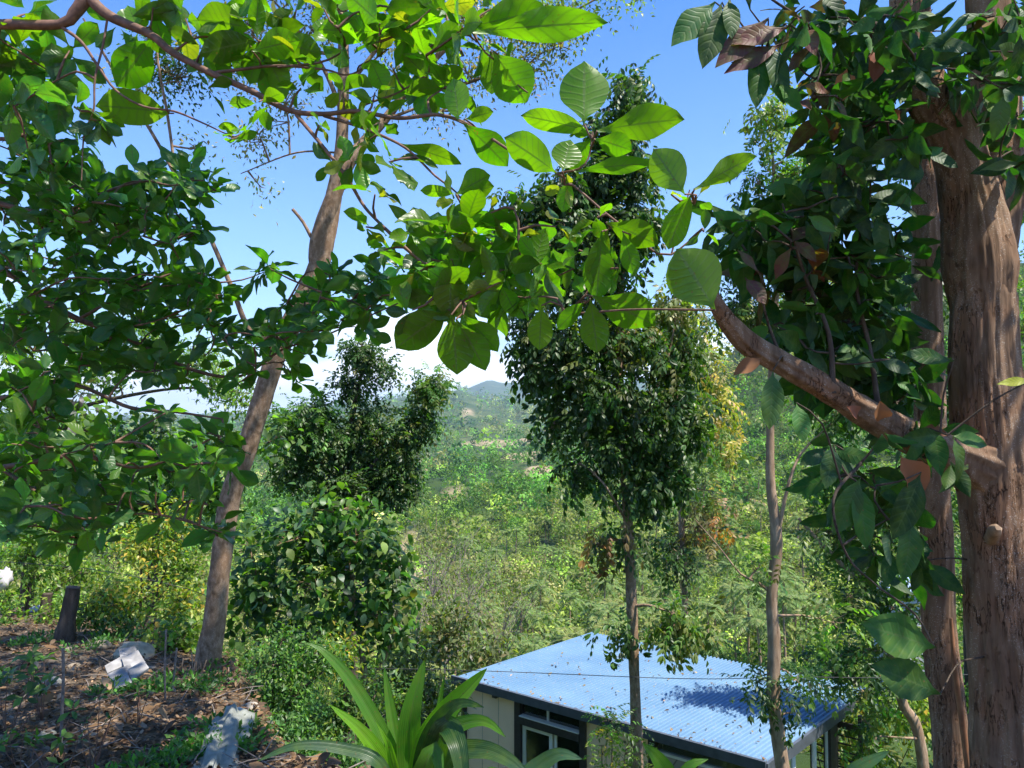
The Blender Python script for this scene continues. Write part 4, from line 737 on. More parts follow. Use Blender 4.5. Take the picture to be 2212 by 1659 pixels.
# ================================================================== NEAR BROAD-LEAVED BRANCHES
NEARG = [(.08, .19, .01), (.11, .23, .012), (.06, .14, .012), (.045, .11, .015), (.07, .16, .01), (.1, .2, .015), (.05, .13, .012), (.08, .18, .012), (.06, .15, .01), (.2, .2, .03)]
LEFTG = [(.035, .11, .04), (.04, .13, .045), (.05, .14, .03), (.03, .09, .035), (.08, .18, .03)]
def near_tree():
    t = thing('broadleaf_tree', 'near branches with large rounded sunlit leaves reaching across the sky from top left', 'tree', (-6.5, 3.4, gz(-6.5, 3.4)))
    br = MB(); lf = MB(); sk = Skel(); tr = MB()
    tube(tr, [(-6.5, 3.4, gz(-6.5, 3.4) - .4), (-6.3, 3.4, 1.5), (-5.6, 3.3, 3.2), (-4.2, 3.2, 4.6)], [.2, .16, .13, .09], 14, .15, .1, 3, 2)
    def R_(px, y): return px * y / FPX / 2
    Y = 2.9
    for pts, rad in [([(-1200, -700, 3.2), (-500, 20, 3.1), (-120, 60, 3.), (0, 53, Y), (130, 52, Y), (160, 30, Y), (188, -8, Y)], [70, 40, 26, 22, 20, 26, 30]),
                     ([(188, -8, Y), (235, 34, Y), (325, 75, Y), (370, 112, Y), (450, 155, Y), (540, 195, Y), (625, 238, Y), (700, 246, Y - .05), (770, 240, Y - .1), (860, 255, Y - .15), (945, 248, Y - .2), (1000, 264, Y - .2), (1050, 292, Y - .25), (1102, 326, Y - .3)], [26, 22, 18, 17, 15, 14, 12, 10, 10, 9, 8, 8, 7, 6]),
                     ([(640, 248, Y), (700, 320, Y - .1), (750, 385, Y - .1), (790, 450, Y - .1), (850, 510, Y - .2), (910, 565, Y - .2), (960, 590, Y - .2), (970, 660, Y - .2)], [9, 8, 8, 7, 7, 6, 5, 4]),
                     ([(455, 158, Y), (520, 150, Y), (600, 142, Y), (700, 150, Y), (760, 160, Y), (840, 105, Y)], [8, 7, 6, 5, 4, 3]), ([(600, 145, Y), (690, 135, Y), (735, 115, Y), (745, 100, Y)], [6, 5, 4, 3]),
                     ([(770, 242, Y), (790, 225, Y), (860, 200, Y), (940, 150, Y), (1000, 120, Y)], [7, 6, 4, 3, 2]),
                     ([(700, 250, Y), (780, 275, Y - .1), (860, 310, Y - .2), (900, 340, Y - .2), (940, 380, Y - .2), (985, 415, Y - .2), (1000, 450, Y - .2), (990, 540, Y - .2)], [8, 7, 6, 5, 5, 4, 4, 3]),
                     ([(1102, 326, Y - .3), (1150, 345, Y - .3), (1200, 372, Y - .35), (1250, 410, Y - .4), (1310, 462, Y - .4), (1360, 500, Y - .4), (1420, 548, Y - .4), (1450, 550, Y - .4), (1490, 520, Y - .4)], [6, 6, 5, 5, 5, 5, 5, 5, 4]),
                     ([(1200, 375, Y - .35), (1250, 365, Y - .4), (1272, 340, Y - .4), (1278, 300, Y - .4)], [5, 5, 4, 3]), ([(1330, 478, Y - .4), (1290, 530, Y - .3), (1275, 620, Y - .3), (1220, 680, Y - .3)], [4, 4, 4, 3]),
                     ([(135, 60, Y), (175, 90, Y), (210, 140, Y), (250, 195, Y), (310, 230, Y), (375, 240, Y), (430, 262, Y), (490, 290, Y)], [8, 7, 6, 5, 5, 5, 4, 3]), ([(232, 40, Y), (222, 100, Y), (205, 170, Y), (202, 240, Y), (182, 290, Y), (176, 390, Y)], [5, 5, 5, 4, 4, 2]),
                     ([(1450, 550, Y - .4), (1470, 480, Y - .4), (1490, 410, Y - .4)], [4, 4, 3]), ([(960, 590, Y - .2), (1050, 590, Y - .2), (1140, 570, Y - .2)], [4, 3, 2]), ([(375, 112, Y), (430, 80, Y), (520, 90, Y), (560, 115, Y)], [6, 5, 4, 2])]:
        q = [P(*p_) for p_ in pts]; sk.add(tube(br, q, [R_(r, p_[2]) for r, p_ in zip(rad, pts)], 9, .025, .07, 5, 4))
    RO = [(930, 560, 3.3, 120, 7), (1040, 520, 3.3, 130, 7), (1120, 560, 3.3, 120, 7), (1190, 530, 3.3, 110, 6), (1020, 600, 3.3, 130, 7), (1100, 630, 3.2, 110, 6), (970, 510, 3.3, 110, 6), (1150, 610, 3.3, 110, 6), (880, 590, 3.3, 100, 6), (1240, 580, 3.2, 90, 5), (1000, 30, 3.3, 110, 6), (900, 150, 3.3, 110, 6), (840, 60, 3.3, 110, 6), (40, 110, 3, 110, 6), (110, 180, 3, 110, 6), (30, 230, 3, 100, 5), (160, 230, 2.9, 100, 6), (220, 260, 2.9, 80, 5), (60, 30, 3, 110, 6), (250, 50, 3, 90, 4), (150, 110, 3, 90, 5), (60, 320, 3.1, 90, 5),
          (330, 20, 2.9, 90, 5), (400, 40, 2.9, 110, 6), (440, 110, 2.9, 80, 5), (500, 50, 2.9, 110, 6), (560, 90, 2.85, 120, 6), (610, 70, 2.9, 90, 5), (640, 130, 2.9, 80, 4), (560, 140, 2.9, 80, 4), (530, 285, 2.8, 75, 6), (500, 300, 2.8, 55, 4), (450, 190, 2.9, 60, 3), (560, 220, 2.85, 70, 3), (650, 190, 2.9, 80, 4), (690, 270, 2.8, 60, 4), (640, 20, 2.9, 80, 4),
          (730, 60, 2.8, 100, 5), (800, 20, 2.8, 100, 6), (820, 90, 2.8, 90, 5), (880, 60, 2.8, 110, 6), (920, 120, 2.8, 100, 6), (1000, 60, 2.7, 120, 6), (960, 190, 2.8, 90, 5), (1085, 140, 2.7, 95, 5), (1030, 90, 2.75, 100, 4), (930, 20, 2.8, 90, 5), (700, 20, 2.8, 80, 4),
          (740, 200, 2.8, 80, 5), (770, 260, 2.8, 60, 4), (810, 200, 2.8, 70, 4), (800, 300, 2.75, 85, 6), (760, 350, 2.75, 90, 6), (840, 350, 2.7, 100, 6), (720, 350, 2.8, 60, 4), (830, 260, 2.8, 70, 4), (810, 420, 2.7, 80, 4),
          (790, 490, 2.7, 80, 6), (830, 540, 2.7, 60, 4), (900, 590, 2.7, 90, 6), (880, 500, 2.7, 70, 4), (960, 500, 2.65, 110, 6), (990, 430, 2.65, 80, 5), (1010, 500, 2.65, 110, 5), (1050, 540, 2.65, 110, 6), (940, 640, 2.65, 110, 6), (1000, 650, 2.65, 110, 7), (890, 670, 2.65, 90, 5),
          (1080, 610, 2.6, 100, 6), (1120, 520, 2.6, 90, 5), (1110, 450, 2.6, 80, 5), (1170, 570, 2.6, 100, 6), (1150, 640, 2.6, 90, 5), (1200, 490, 2.55, 90, 5), (1250, 540, 2.5, 90, 5), (1060, 460, 2.6, 70, 4),
          (1290, 470, 2.5, 90, 4), (1340, 580, 2.5, 60, 4), (1450, 420, 2.4, 80, 5), (1500, 440, 2.4, 80, 5), (1520, 500, 2.4, 60, 4), (1220, 400, 2.5, 70, 4), (1080, 570, 2.75, 110, 7), (1040, 620, 2.8, 110, 6), (1150, 590, 2.75, 100, 6), (930, 590, 2.75, 100, 6), (1110, 640, 2.7, 110, 6), (1040, 510, 2.75, 100, 6), (860, 20, 2.9, 110, 6), (970, 100, 2.9, 100, 6), (850, 150, 2.9, 100, 5), (930, 180, 2.9, 90, 5), (1060, 20, 2.8, 100, 5), (680, 90, 2.95, 90, 5), (590, 30, 2.95, 110, 6), (480, 100, 2.95, 100, 5), (380, 10, 3., 110, 6), (300, 60, 3., 90, 4), (100, 150, 3.1, 110, 6), (20, 150, 3.1, 110, 6)]
    for (u, v, y, px, n) in RO:
        q = P(u, v, y); link_twig(br, sk, q, .006, .003, 5, .02); ax = rdir(1, .9)[0]; ax[1] += .45
        rosette(lf, T_BIG, q, ax, n - (u > 1040 and v < 560), px * y / FPX * .9 * (.85 if u > 1040 and v < 560 else 1), LEFTG if y > 3.15 or (u < 330 and rng.random() < .6) else NEARG, (35, 90), .3, .01)
    # leaves whose outline is plain against the sky: base, tip, length comes from the two points
    LV = [((1262, 268), (1262, 150), .66, 2.5, (.1, -1, .25)), ((1290, 283), (1458, 250), .36, 2.45, (0, -.5, .9)), ((1280, 285), (1140, 245), .3, 2.5, (.1, -.4, .9)), ((1275, 290), (1240, 285), .6, 2.5, (0, -1, .4)), ((1285, 300), (1360, 320), .6, 2.45, (0, -.8, .6)), ((1278, 300), (1225, 360), .6, 2.5, (0, -1, .3)), ((1205, 375), (1105, 298), .5, 2.5, (.1, -1, .5)), ((1215, 370), (1230, 310), .8, 2.45, (.2, -1, .2)), ((1230, 385), (1215, 455), .5, 2.5, (0, -1, .1)), ((1240, 370), (1398, 345), .2, 2.5, (0, -.3, 1)),
          ((1280, 640), (1408, 690), .55, 2.45, (.1, -1, .4)), ((1275, 645), (1290, 755), .5, 2.45, (0, -1, .1)), ((1265, 650), (1205, 705), .45, 2.5, (0, -1, .3)), ((1300, 500), (1290, 640), .45, 2.5, (.2, -1, .1)), ((1315, 490), (1275, 610), .4, 2.5, (-.2, -1, .2)), ((1170, 660), (1165, 750), .55, 2.55, (0, -1, .1)),
          ((1545, 670), (1470, 548), .72, 1.9, (-.1, -1, .2)), ((1480, 420), (1420, 330), .6, 2.3, (0, -1, .4)), ((1500, 410), (1614, 335), .3, 2.3, (0, -.6, 1)), ((1495, 415), (1440, 530), .5, 2.35, (-.2, -1, .2)), ((1310, 480), (1415, 520), .5, 2.4, (.1, -.9, .6)), ((1345, 500), (1370, 590), .4, 2.4, (.1, -1, .3)),
          ((1000, 265), (1095, 350), .5, 2.6, (.1, -.8, .5)), ((990, 262), (985, 180), .55, 2.6, (.2, -1, .3)), ((1005, 258), (1060, 240), .5, 2.6, (0, -.8, .6)), ((985, 420), (1050, 378), .65, 2.65, (0, -1, .4)), ((985, 418), (915, 408), .35, 2.65, (0, -.6, .8)), ((995, 425), (1060, 400), .6, 2.7, (.2, -1, .2)),
          ((1010, 60), (1168, 20), .38, 2.65, (0, -.7, .8)), ((1020, 70), (1285, 40), .22, 2.6, (.1, -.7, .6)), ((1065, 110), (1135, 215), .75, 2.65, (0, -1, .2)), ((1060, 110), (1065, 200), .6, 2.7, (.3, -1, .1)), ((820, 50), (760, -10), .6, 2.75, (0, -1, .3)), ((830, 60), (950, -10), .5, 2.75, (.1, -1, .4)), ((820, 70), (700, 60), .4, 2.8, (0, -.9, .5)), ((545, 110), (640, 85), .6, 2.8, (.1, -.8, .5)), ((545, 60), (440, 40), .55, 2.85, (0, -1, .4)), ((800, 130), (830, 190), .8, 2.8, (0, -1, .3)),
          ((975, 680), (990, 800), .6, 2.6, (.1, -1, .1)), ((985, 690), (1050, 790), .5, 2.6, (.1, -1, .1)), ((1000, 680), (1075, 750), .5, 2.6, (.1, -1, .2)), ((970, 670), (860, 740), .6, 2.65, (-.1, -1, .3)), ((975, 560), (970, 680), .55, 2.6, (-.3, -1, .1)), ((1140, 200), (1090, 165), .4, 2.7, (0, -1, .4)), ((860, 310), (990, 345), .28, 2.7, (.1, -.6, .9)), ((200, 240), (240, 310), .5, 2.9, (0, -1, .2)), ((205, 240), (270, 270), .45, 2.9, (.1, -1, .5)), ((375, 245), (230, 222), .4, 2.95, (0, -.7, .9)), ((330, 80), (260, 180), .6, 3., (0, -1, .3))]
    for (a, b, w, y, nr) in LV:
        A_, B_ = P(*a, y), P(*b, y); B_ = P(*b, y + .45 * np.linalg.norm(B_ - A_)); nr = (nr[0], .9, .8); L = np.linalg.norm(B_ - A_) * 1.03
        tp = leaf_tpl(4, 10, w * 1.05, 1.3, .72, .12, .12, 1.2, .1); inst(lf, [tp], [A_], [B_ - A_], [nr], L, tints(NEARG[:2], 1, .12)); link_twig(br, sk, A_, .004, .003, 5, .0, False)
    # unseen leaf clusters added above the frame to shade the terrace
    hub = np.array([-4.2, 3.2, 4.6])
    for (x, y_, z, rx, ry, rz, k) in SHADE_CAN_A:
        y_ = y_ - (z - .5) * .27; k = int(k * .78)
        sk.add(tube(br, [hub, (hub + [x, y_, z]) / 2 + [0, 0, .35], [x, y_, z]], [.06, .045, .02], 8, .15, .06, 4, 3))
        q = np.array([x, y_, z]) + rdir(k) * rng.random((k, 1)) ** .4 * [rx, ry, rz]
        for c in q: link_twig(br, sk, c, .012, .004, 4, .05, False); rosette(lf, T_MID, c, rdir(1, 1.2)[0], 6, .22, LEFTG, (50, 95), .15, .01)
    tr.build('trunk', M['bark_grey'], t); br.build('branches', M['twig'], t); lf.build('leaves', M['leaf_near'], t)
SHADE_CAN_A = [(-1.3, 4.9, 5.7, 1.2, 1.0, .5, 60), (.2, 4.9, 5.5, 1.7, 1.1, .5, 120), (-.6, 6.6, 6.6, 1.9, 1.1, .5, 130), (-.4, 8.6, 7.7, 2.1, 1.2, .5, 140), (-2.2, 10.8, 9.1, 2.4, 1.4, .6, 130), (-3.2, 6.6, 6.7, 1.4, 1.2, .5, 60), (-4.8, 9., 8.2, 1.8, 1.3, .6, 70)]
near_tree()
def left_tree():
    t = thing('broadleaf_tree', 'layered dark green rosettes of round leaves filling the left edge of the view', 'tree', (-7.2, 5.4, gz(-7.2, 5.4)))
    br = MB(); lf = MB(); sk = Skel(); tr = MB()
    sk.add(tube(tr, [(-7.2, 5.4, gz(-7.2, 5.4) - .4), (-7., 5.4, 1.), (-6.6, 5.3, 2.6), (-5.6, 5.2, 4.2)], [.17, .14, .11, .06], 14, .15, .1, 3, 2))
    Y = 4.6
    def R_(px, y): return px * y / FPX / 2
    for pts, rad in [([(-900, 300, 5.2), (-300, 520, Y), (0, 585, Y), (80, 640, Y), (170, 690, Y), (250, 718, Y), (330, 758, Y), (420, 800, Y), (520, 812, Y), (610, 755, Y), (690, 730, Y), (780, 690, Y), (860, 655, Y)], [40, 24, 16, 14, 13, 11, 9, 8, 6, 5, 4, 4, 3]),
                     ([(-900, 420, 5.2), (-200, 380, Y), (0, 440, Y), (120, 470, Y), (240, 510, Y), (330, 530, Y), (420, 500, Y)], [30, 16, 12, 10, 8, 6, 4]), ([(120, 470, Y), (240, 410, Y), (330, 390, Y), (440, 390, Y)], [8, 6, 5, 3]),
                     ([(170, 690, Y), (260, 640, Y), (360, 600, Y), (440, 590, Y)], [8, 6, 5, 3]), ([(-600, 900, 4.6), (0, 860, 4.2), (150, 830, 4.2), (280, 880, 4.2), (380, 890, 4.2), (480, 905, 4.2)], [20, 12, 9, 8, 6, 4]),
                     ([(-400, 1060, 4.2), (0, 1010, 3.9), (160, 985, 3.9), (300, 1010, 3.9), (400, 975, 3.9), (470, 940, 3.9)], [18, 12, 9, 7, 5, 4]), ([(0, 1010, 3.9), (120, 1090, 3.9), (180, 1120, 3.9), (330, 1110, 3.9), (480, 1150, 3.9)], [9, 7, 6, 5, 3]), ([(-300, 250, 5), (0, 300, 4.6), (60, 280, 4.6), (140, 250, 4.6)], [16, 9, 6, 3])]:
        sk.add(tube(br, [P(*p_) for p_ in pts], [R_(r, p_[2]) for r, p_ in zip(rad, pts)], 8, .04, .06, 5, 4))
    reg = [(60, 380, 75, 60, 16), (190, 430, 90, 50, 20), (330, 420, 80, 55, 22), (420, 395, 60, 35, 12), (60, 480, 80, 45, 14), (250, 480, 110, 40, 20), (370, 500, 70, 30, 10), (50, 560, 70, 50, 12), (200, 560, 90, 30, 8),
           (130, 620, 110, 40, 14), (300, 620, 90, 40, 16), (410, 600, 70, 40, 14), (450, 650, 60, 40, 12), (330, 680, 90, 30, 12), (480, 700, 70, 40, 14), (560, 740, 70, 45, 14), (640, 700, 70, 50, 16), (690, 620, 50, 45, 12), (730, 640, 50, 40, 12), (590, 590, 40, 18, 5), (760, 700, 45, 25, 8), (800, 640, 60, 40, 12), (850, 610, 40, 40, 8),
           (60, 700, 90, 60, 14), (180, 750, 90, 50, 12), (280, 790, 80, 50, 10), (400, 790, 80, 35, 10), (510, 805, 50, 25, 8), (640, 790, 30, 40, 5), (70, 850, 90, 60, 12), (240, 940, 60, 40, 5), (360, 900, 35, 30, 3), (380, 1000, 60, 40, 8), (460, 940, 34, 26, 4), (470, 990, 40, 30, 6), (90, 980, 100, 70, 12), (230, 1040, 90, 50, 10), (380, 1080, 70, 50, 8), (120, 1120, 110, 60, 12), (470, 1150, 40, 25, 3), (200, 1180, 30, 30, 2), (50, 1080, 60, 80, 8),
           (60, 250, 70, 50, 14), (120, 320, 70, 40, 10), (40, 160, 50, 60, 8)]
    for (u, v, ru, rv, n) in reg:
        n = int(n * (1.1 if u < 300 else .78))
        for k in range(n):
            a = rng.uniform(0, 6.3); s = rng.random() ** .5; yy = Y if v < 820 else 4.; yy += rng.uniform(-.6, .8); uu, vv = u + cos(a) * s * ru, v + sin(a) * s * rv
            q = P(uu, vv, yy); link_twig(br, sk, q, .007, .003, 5, .04); px = rng.uniform(38, 68) * (1.25 if v > 820 else 1.)
            rosette(lf, T_BIG, q, rdir(1, 1.1)[0], int(rng.integers(5, 8)), px * yy / FPX, LEFTG, (35, 92), .15, .01)
    tr.build('trunk', M['bark_grey'], t); br.build('branches', M['twig'], t); lf.build('leaves', M['leaf_near'], t)
left_tree()
# ================================================================== BIG RIGHT TREE
yb_ = 3.7
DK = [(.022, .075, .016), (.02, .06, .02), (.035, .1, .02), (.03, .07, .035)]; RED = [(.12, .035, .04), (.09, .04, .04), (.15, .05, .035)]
def right_tree():
    g = P(2205, 1659, yb_); b = np.array([g[0], yb_, gz(g[0], yb_)]); t = thing('trunk_tree', 'thick reddish brown forked trunk with cracked bark along the right edge', 'tree', b)
    sk = Skel(); tr = MB(); br = MB(); lf = MB(); R_ = lambda px, y=yb_: px * y / FPX / 2
    sk.add(tube(tr, [b - [0, 0, .4]] + PP([(2208, 1640, yb_), (2184, 1400, yb_), (2166, 1180, yb_), (2144, 1000, yb_), (2126, 800, yb_), (2122, 640, yb_), (2122, 560, yb_)]), [R_(p_) for p_ in (230, 190, 164, 152, 146, 138, 122, 60)], 110, .02, .06, 5., 7, ridge=.09))
    sk.add(tube(tr, PP([(2128, 780, yb_), (2118, 580, yb_), (2098, 430, yb_), (2062, 300, yb_ - .05), (2006, 205, yb_ - .1), (1975, 120, yb_ - .1), (1965, 20, yb_ - .1), (1960, -250, yb_ - .1), (1900, -700, yb_ - .3)]), [R_(p_) for p_ in (84, 142, 118, 100, 92, 84, 78, 66, 44)], 80, .02, .08, 5., 8, ridge=.08))
    sk.add(tube(tr, PP([(2124, 700, yb_ + .02), (2148, 440, yb_ + .1), (2150, 250, yb_ + .15), (2140, 60, yb_ + .15), (2130, -250, yb_ + .2), (2250, -700, yb_ + .2)]), [R_(p_) for p_ in (84, 112, 100, 92, 80, 50)], 70, .02, .08, 5., 9, ridge=.08))
    # knot and hollow
    kn = MB(); tube(kn, [P(2140, 1165, yb_ - .1), P(2150, 1145, yb_ - .24), P(2156, 1140, yb_ - .27)], [.03, .028, .012], 12, .02, .15, 6, 3); kn.build('knot', M['bark_pale'], t)
    limb = MB()
    sk.add(tube(limb, [P(2120, 1000, yb_), P(2060, 975, yb_ - .08), P(1990, 955, yb_ - .15), P(1900, 908, yb_ - .25), P(1800, 848, yb_ - .35), P(1690, 785, yb_ - .45), P(1620, 745, yb_ - .5), P(1580, 705, yb_ - .55), P(1552, 665, yb_ - .6), P(1520, 600, yb_ - .65), P(1490, 560, yb_ - .7)], [R_(p_) for p_ in (150, 96, 70, 60, 50, 46, 46, 38, 30, 16, 8)], 48, .015, .1, 5., 10, ridge=.06))
    limb.build('limb', M['bark_red'], t)
    for pts, rad in [([(1975, 100, 3.5), (1900, 60, 3.3), (1830, 40, 3.2), (1770, 60, 3.1), (1700, 20, 3.1), (1640, -20, 3.1)], [30, 20, 14, 10, 7, 4]), ([(1830, 40, 3.2), (1800, 120, 3.1), (1760, 170, 3.1), (1700, 120, 3.1)], [9, 7, 5, 3]), ([(1830, 40, 3.2), (1780, 50, 3.2), (1690, 95, 3.1), (1580, 135, 3.)], [6, 5, 4, 2]),
                     ([(1800, 850, 3.3), (1790, 720, 3.3), (1740, 600, 3.3), (1710, 500, 3.2), (1690, 440, 3.2)], [14, 10, 8, 6, 4]), ([(1900, 905, 3.4), (1880, 760, 3.5), (1850, 620, 3.5), (1860, 480, 3.5)], [14, 10, 8, 4]), ([(1690, 780, 3.2), (1660, 700, 3.2), (1640, 620, 3.1)], [9, 6, 4]),
                     ([(1860, 1000, 3.2), (1800, 1080, 3.1), (1830, 1200, 3.1), (1900, 1270, 3.1)], [8, 6, 5, 3]), ([(2006, 205, 3.6), (1930, 250, 3.5), (1850, 300, 3.4), (1800, 400, 3.3)], [18, 12, 8, 5])]:
        sk.add(tube(br, [P(*p_) for p_ in pts], [R_(r, p_[2]) for r, p_ in zip(rad, pts)], 8, .04, .06, 5, 4))
    def spray(u, v, y, n, px, cols, axis=None, sp=(40, 100), dr=.55):
        q = P(u, v, y); link_twig(br, sk, q, .006, .003, 5, .02); rosette(lf, T_ELL, q, rdir(1, .2)[0] if axis is None else axis, n, px * y / FPX, cols, sp, dr, .015)
    reg = [(1800, 60, 110, 50, 3.2, 14, DK), (1720, 60, 70, 50, 3.1, 7, DK + RED), (1880, 150, 100, 80, 3.3, 20, DK), (1800, 190, 70, 60, 3.2, 10, DK + RED), (1870, 270, 90, 60, 3.4, 18, DK), (1840, 350, 60, 50, 3.4, 8, DK), (2060, 120, 90, 110, 3.2, 14, DK), (2180, 120, 60, 130, 3.3, 16, DK + [(.07, .12, .03)]), (2190, 330, 40, 100, 3.3, 8, DK), (1930, 40, 60, 50, 3.0, 8, DK), (1960, 300, 60, 40, 3.2, 6, DK),
           (1760, 420, 80, 60, 3.5, 13, DK + [(.06, .13, .03)]), (1860, 440, 80, 60, 3.7, 14, DK), (1690, 470, 100, 50, 3.4, 15, DK + [(.06, .12, .04)]), (1800, 540, 110, 60, 3.6, 22, DK), (1910, 540, 60, 80, 3.8, 14, DK), (1700, 580, 80, 60, 3.4, 13, DK + RED), (1840, 660, 120, 70, 3.8, 24, DK), (1730, 700, 70, 60, 3.6, 13, DK), (1900, 760, 80, 70, 3.9, 18, DK), (1800, 780, 80, 50, 3.8, 13, DK), (1620, 520, 50, 30, 3.3, 5, DK), (1950, 850, 60, 50, 3.9, 10, DK), (1590, 480, 40, 30, 3.3, 5, DK),
           (1830, 1000, 50, 50, 3.4, 4, DK), (1900, 1080, 60, 60, 3.5, 6, DK), (1850, 1160, 60, 60, 3.4, 4, DK), (1960, 1180, 40, 80, 3.6, 5, DK), (2050, 950, 40, 40, 3.2, 3, DK), (1950, 930, 50, 20, 3.3, 6, DK)]
    for (u, v, ru, rv, y, n, c) in reg:
        for k in range(n):
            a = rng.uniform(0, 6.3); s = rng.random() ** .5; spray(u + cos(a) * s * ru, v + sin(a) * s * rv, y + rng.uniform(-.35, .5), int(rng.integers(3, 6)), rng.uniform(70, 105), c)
    LV = [((1545, 5), (1458, 85), .45, DK), ((1560, 5), (1525, 132), .4, DK), ((1575, -5), (1585, 72), .42, DK), ((1660, 40), (1555, 130), .35, RED), ((1690, 95), (1575, 145), .3, RED), ((1640, 100), (1640, 220), .38, DK), ((1660, 90), (1700, 210), .38, DK + RED), ((1700, 60), (1590, 85), .35, RED), ((1770, 40), (1790, 70), .5, DK), ((1780, -20), (1825, 62), .5, DK), ((1620, 20), (1610, -60), .4, DK), ((1740, 250), (1690, 180), .5, RED + DK), ((1610, 600), (1655, 650), .55, RED), ((1640, 590), (1600, 540), .3, RED),
          ((1670, 800), (1668, 920), .42, [(.05, .13, .03)]), ((1720, 870), (1740, 950), .5, [(.05, .13, .03)]), ((1800, 960), (1790, 1050), .5, DK + RED), ((1850, 1040), (1880, 1180), .4, DK), ((1860, 1030), (1810, 1150), .42, DK), ((1990, 1020), (1940, 1160), .42, DK), ((2020, 1400), (1880, 1350), .55, DK), ((2030, 1500), (1900, 1440), .5, DK), ((1970, 1120), (1960, 1250), .45, DK), ((1900, 780), (1970, 800), .5, DK), ((2000, 330), (2070, 355), .5, DK), ((2212, 350), (2130, 360), .2, [(.07, .13, .03)]), ((2230, 820), (2165, 826), .22, [(.25, .3, .03)]), ((2060, 780), (1960, 760), .3, DK)]
    for (a, b2, w, c) in LV:
        y = 3.0 if a[0] < 1800 else 3.15; A_, B_ = P(*a, y), P(*b2, y - .05); L = np.linalg.norm(B_ - A_) * 1.04; tp = leaf_tpl(4, 9, w, 1., .95, .15, .12, 1.2)
        inst(lf, [tp], [A_], [B_ - A_], [(.15, -1, .3)], L, tints(c, 1, .15)); link_twig(br, sk, A_, .005, .003, 5, .0, False)
    for (x, y_, z, rx, ry, rz, k) in SHADE_CAN_B:  # unseen leaf clusters outside the frame, added to shade the right trunk
        q = np.array([x, y_, z]) + rdir(k) * rng.random((k, 1)) ** .4 * [rx, ry, rz]
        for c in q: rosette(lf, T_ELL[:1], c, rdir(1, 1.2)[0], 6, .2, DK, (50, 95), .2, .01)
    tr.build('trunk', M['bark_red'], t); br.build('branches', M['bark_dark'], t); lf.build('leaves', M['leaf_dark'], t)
    # dead leaves lodged in the forks
    n = 0
    for (a, b2, w, y, lab) in [((1990, 925), (2045, 935), .5, 3.3, 'curled orange dead leaf lodged in the fork above the branch collar'), ((1895, 910), (1905, 872), .9, 3.25, 'upright triangular orange dead leaf standing on the thick branch'), ((1850, 905), (1838, 880), .8, 3.2, 'small brown dead leaf end lying on the thick branch'), ((1645, 775), (1592, 802), .45, 3.0, 'folded russet dead leaf tip hanging under the bend of the branch'),
                               ((1950, 270), (1918, 240), .6, 3.3, 'orange dead leaf hanging below the upper left fork'), ((1945, 985), (1990, 1070), .75, 3.2, 'large broad rust coloured dead leaf hanging beneath the branch collar'), ((2150, 35), (2110, 55), .4, 3.2, 'pale orange dead leaf at the top right corner'), ((1830, 150), (1815, 215), .5, 3.0, 'withered brown leaf hanging in the dark upper canopy'), ((1885, 110), (1895, 165), .6, 3.0, 'crinkled brown dead leaf in the shaded canopy near the left fork')]:
        A_, B_ = P(*a, y), P(*b2, y - .04); L = np.linalg.norm(B_ - A_) * 1.05; m = MB(); tp = leaf_tpl(4, 7, w, 1., .85, .45, .2, 2.5, .4)
        inst(m, [tp], [A_], [B_ - A_], [(.1, -1, .5)], L, tints([(.36, .15, .06), (.42, .19, .07), (.25, .12, .06)], 1, .2)); o = m.build('dead_leaf', M['dry_leaf'], None, True, A_); tag(o, lab, 'dead leaf', 'dead leaves caught in the right tree')
SHADE_CAN_B = [(3.6, 3.9, 4.3, .7, .9, .7, 60), (3.4, 4.6, 5.2, .9, .8, .6, 50), (4.2, 2.6, 4.6, 1.5, 1.2, .8, 60), (5.0, 3.6, 3.6, 1.2, 1.2, .9, 40), (3.2, 1.0, 4.6, 1.6, 1.0, .7, 50), (5.6, 1.8, 5.4, 1.4, 1.3, .8, 40), (2.6, 2.4, 4.8, 1., .9, .6, 30)]
right_tree()
y2 = 4.5
def second():
    g = P(2062, 1659, y2); b = np.array([g[0], y2, gz(g[0], y2)]); t = thing('straight_tree', 'straight brown trunk just left of the thick forked trunk', 'tree', b); sk = Skel(); tr = MB(); br = MB(); lf = MB()
    R_ = lambda px: px * y2 / FPX / 2
    sk.add(tube(tr, [b - [0, 0, .4]] + PP([(2056, 1640, y2), (2028, 1350, y2), (2024, 1150, y2), (2012, 950, y2), (2003, 700, y2), (1999, 500, y2), (1994, 300, y2), (1990, 50, y2), (1990, -300, y2)]), [R_(p_) for p_ in (84, 72, 66, 64, 62, 60, 56, 50, 40, 20)], 64, .025, .06, 4., 12, ridge=.05))
    crown(lf, br, sk, [(1990, -150, y2, 160, 90, 30), (2050, -300, y2, 200, 100, 40), (2010, 560, y2, 40, 60, 6)], T_ELL, .15, 3, DK, limb=.02, tw=.006)
    tr.build('trunk', M['bark_red'], t); br.build('branches', M['bark_red'], t); lf.build('leaves', M['leaf_dark'], t)
    s = MB(); y = 4.2; q = PP([(2054, 1335, y), (2062, 1440, y), (2076, 1540, y), (2092, 1660, y)]); e = q[-1] + (q[-1] - q[-2]) * 3; e[2] = max(e[2], -2.5); tube(s, q + [e], [.009, .014, .016, .018, .02], 8, .05, .06, 4, 3)
    tag(s.build('bare_stem', plain_mat('stem', (.28, .13, .06), .7, .3, 20), None, True, e), 'thin orange brown bare stem standing between the two right trunks', 'stem')
second()
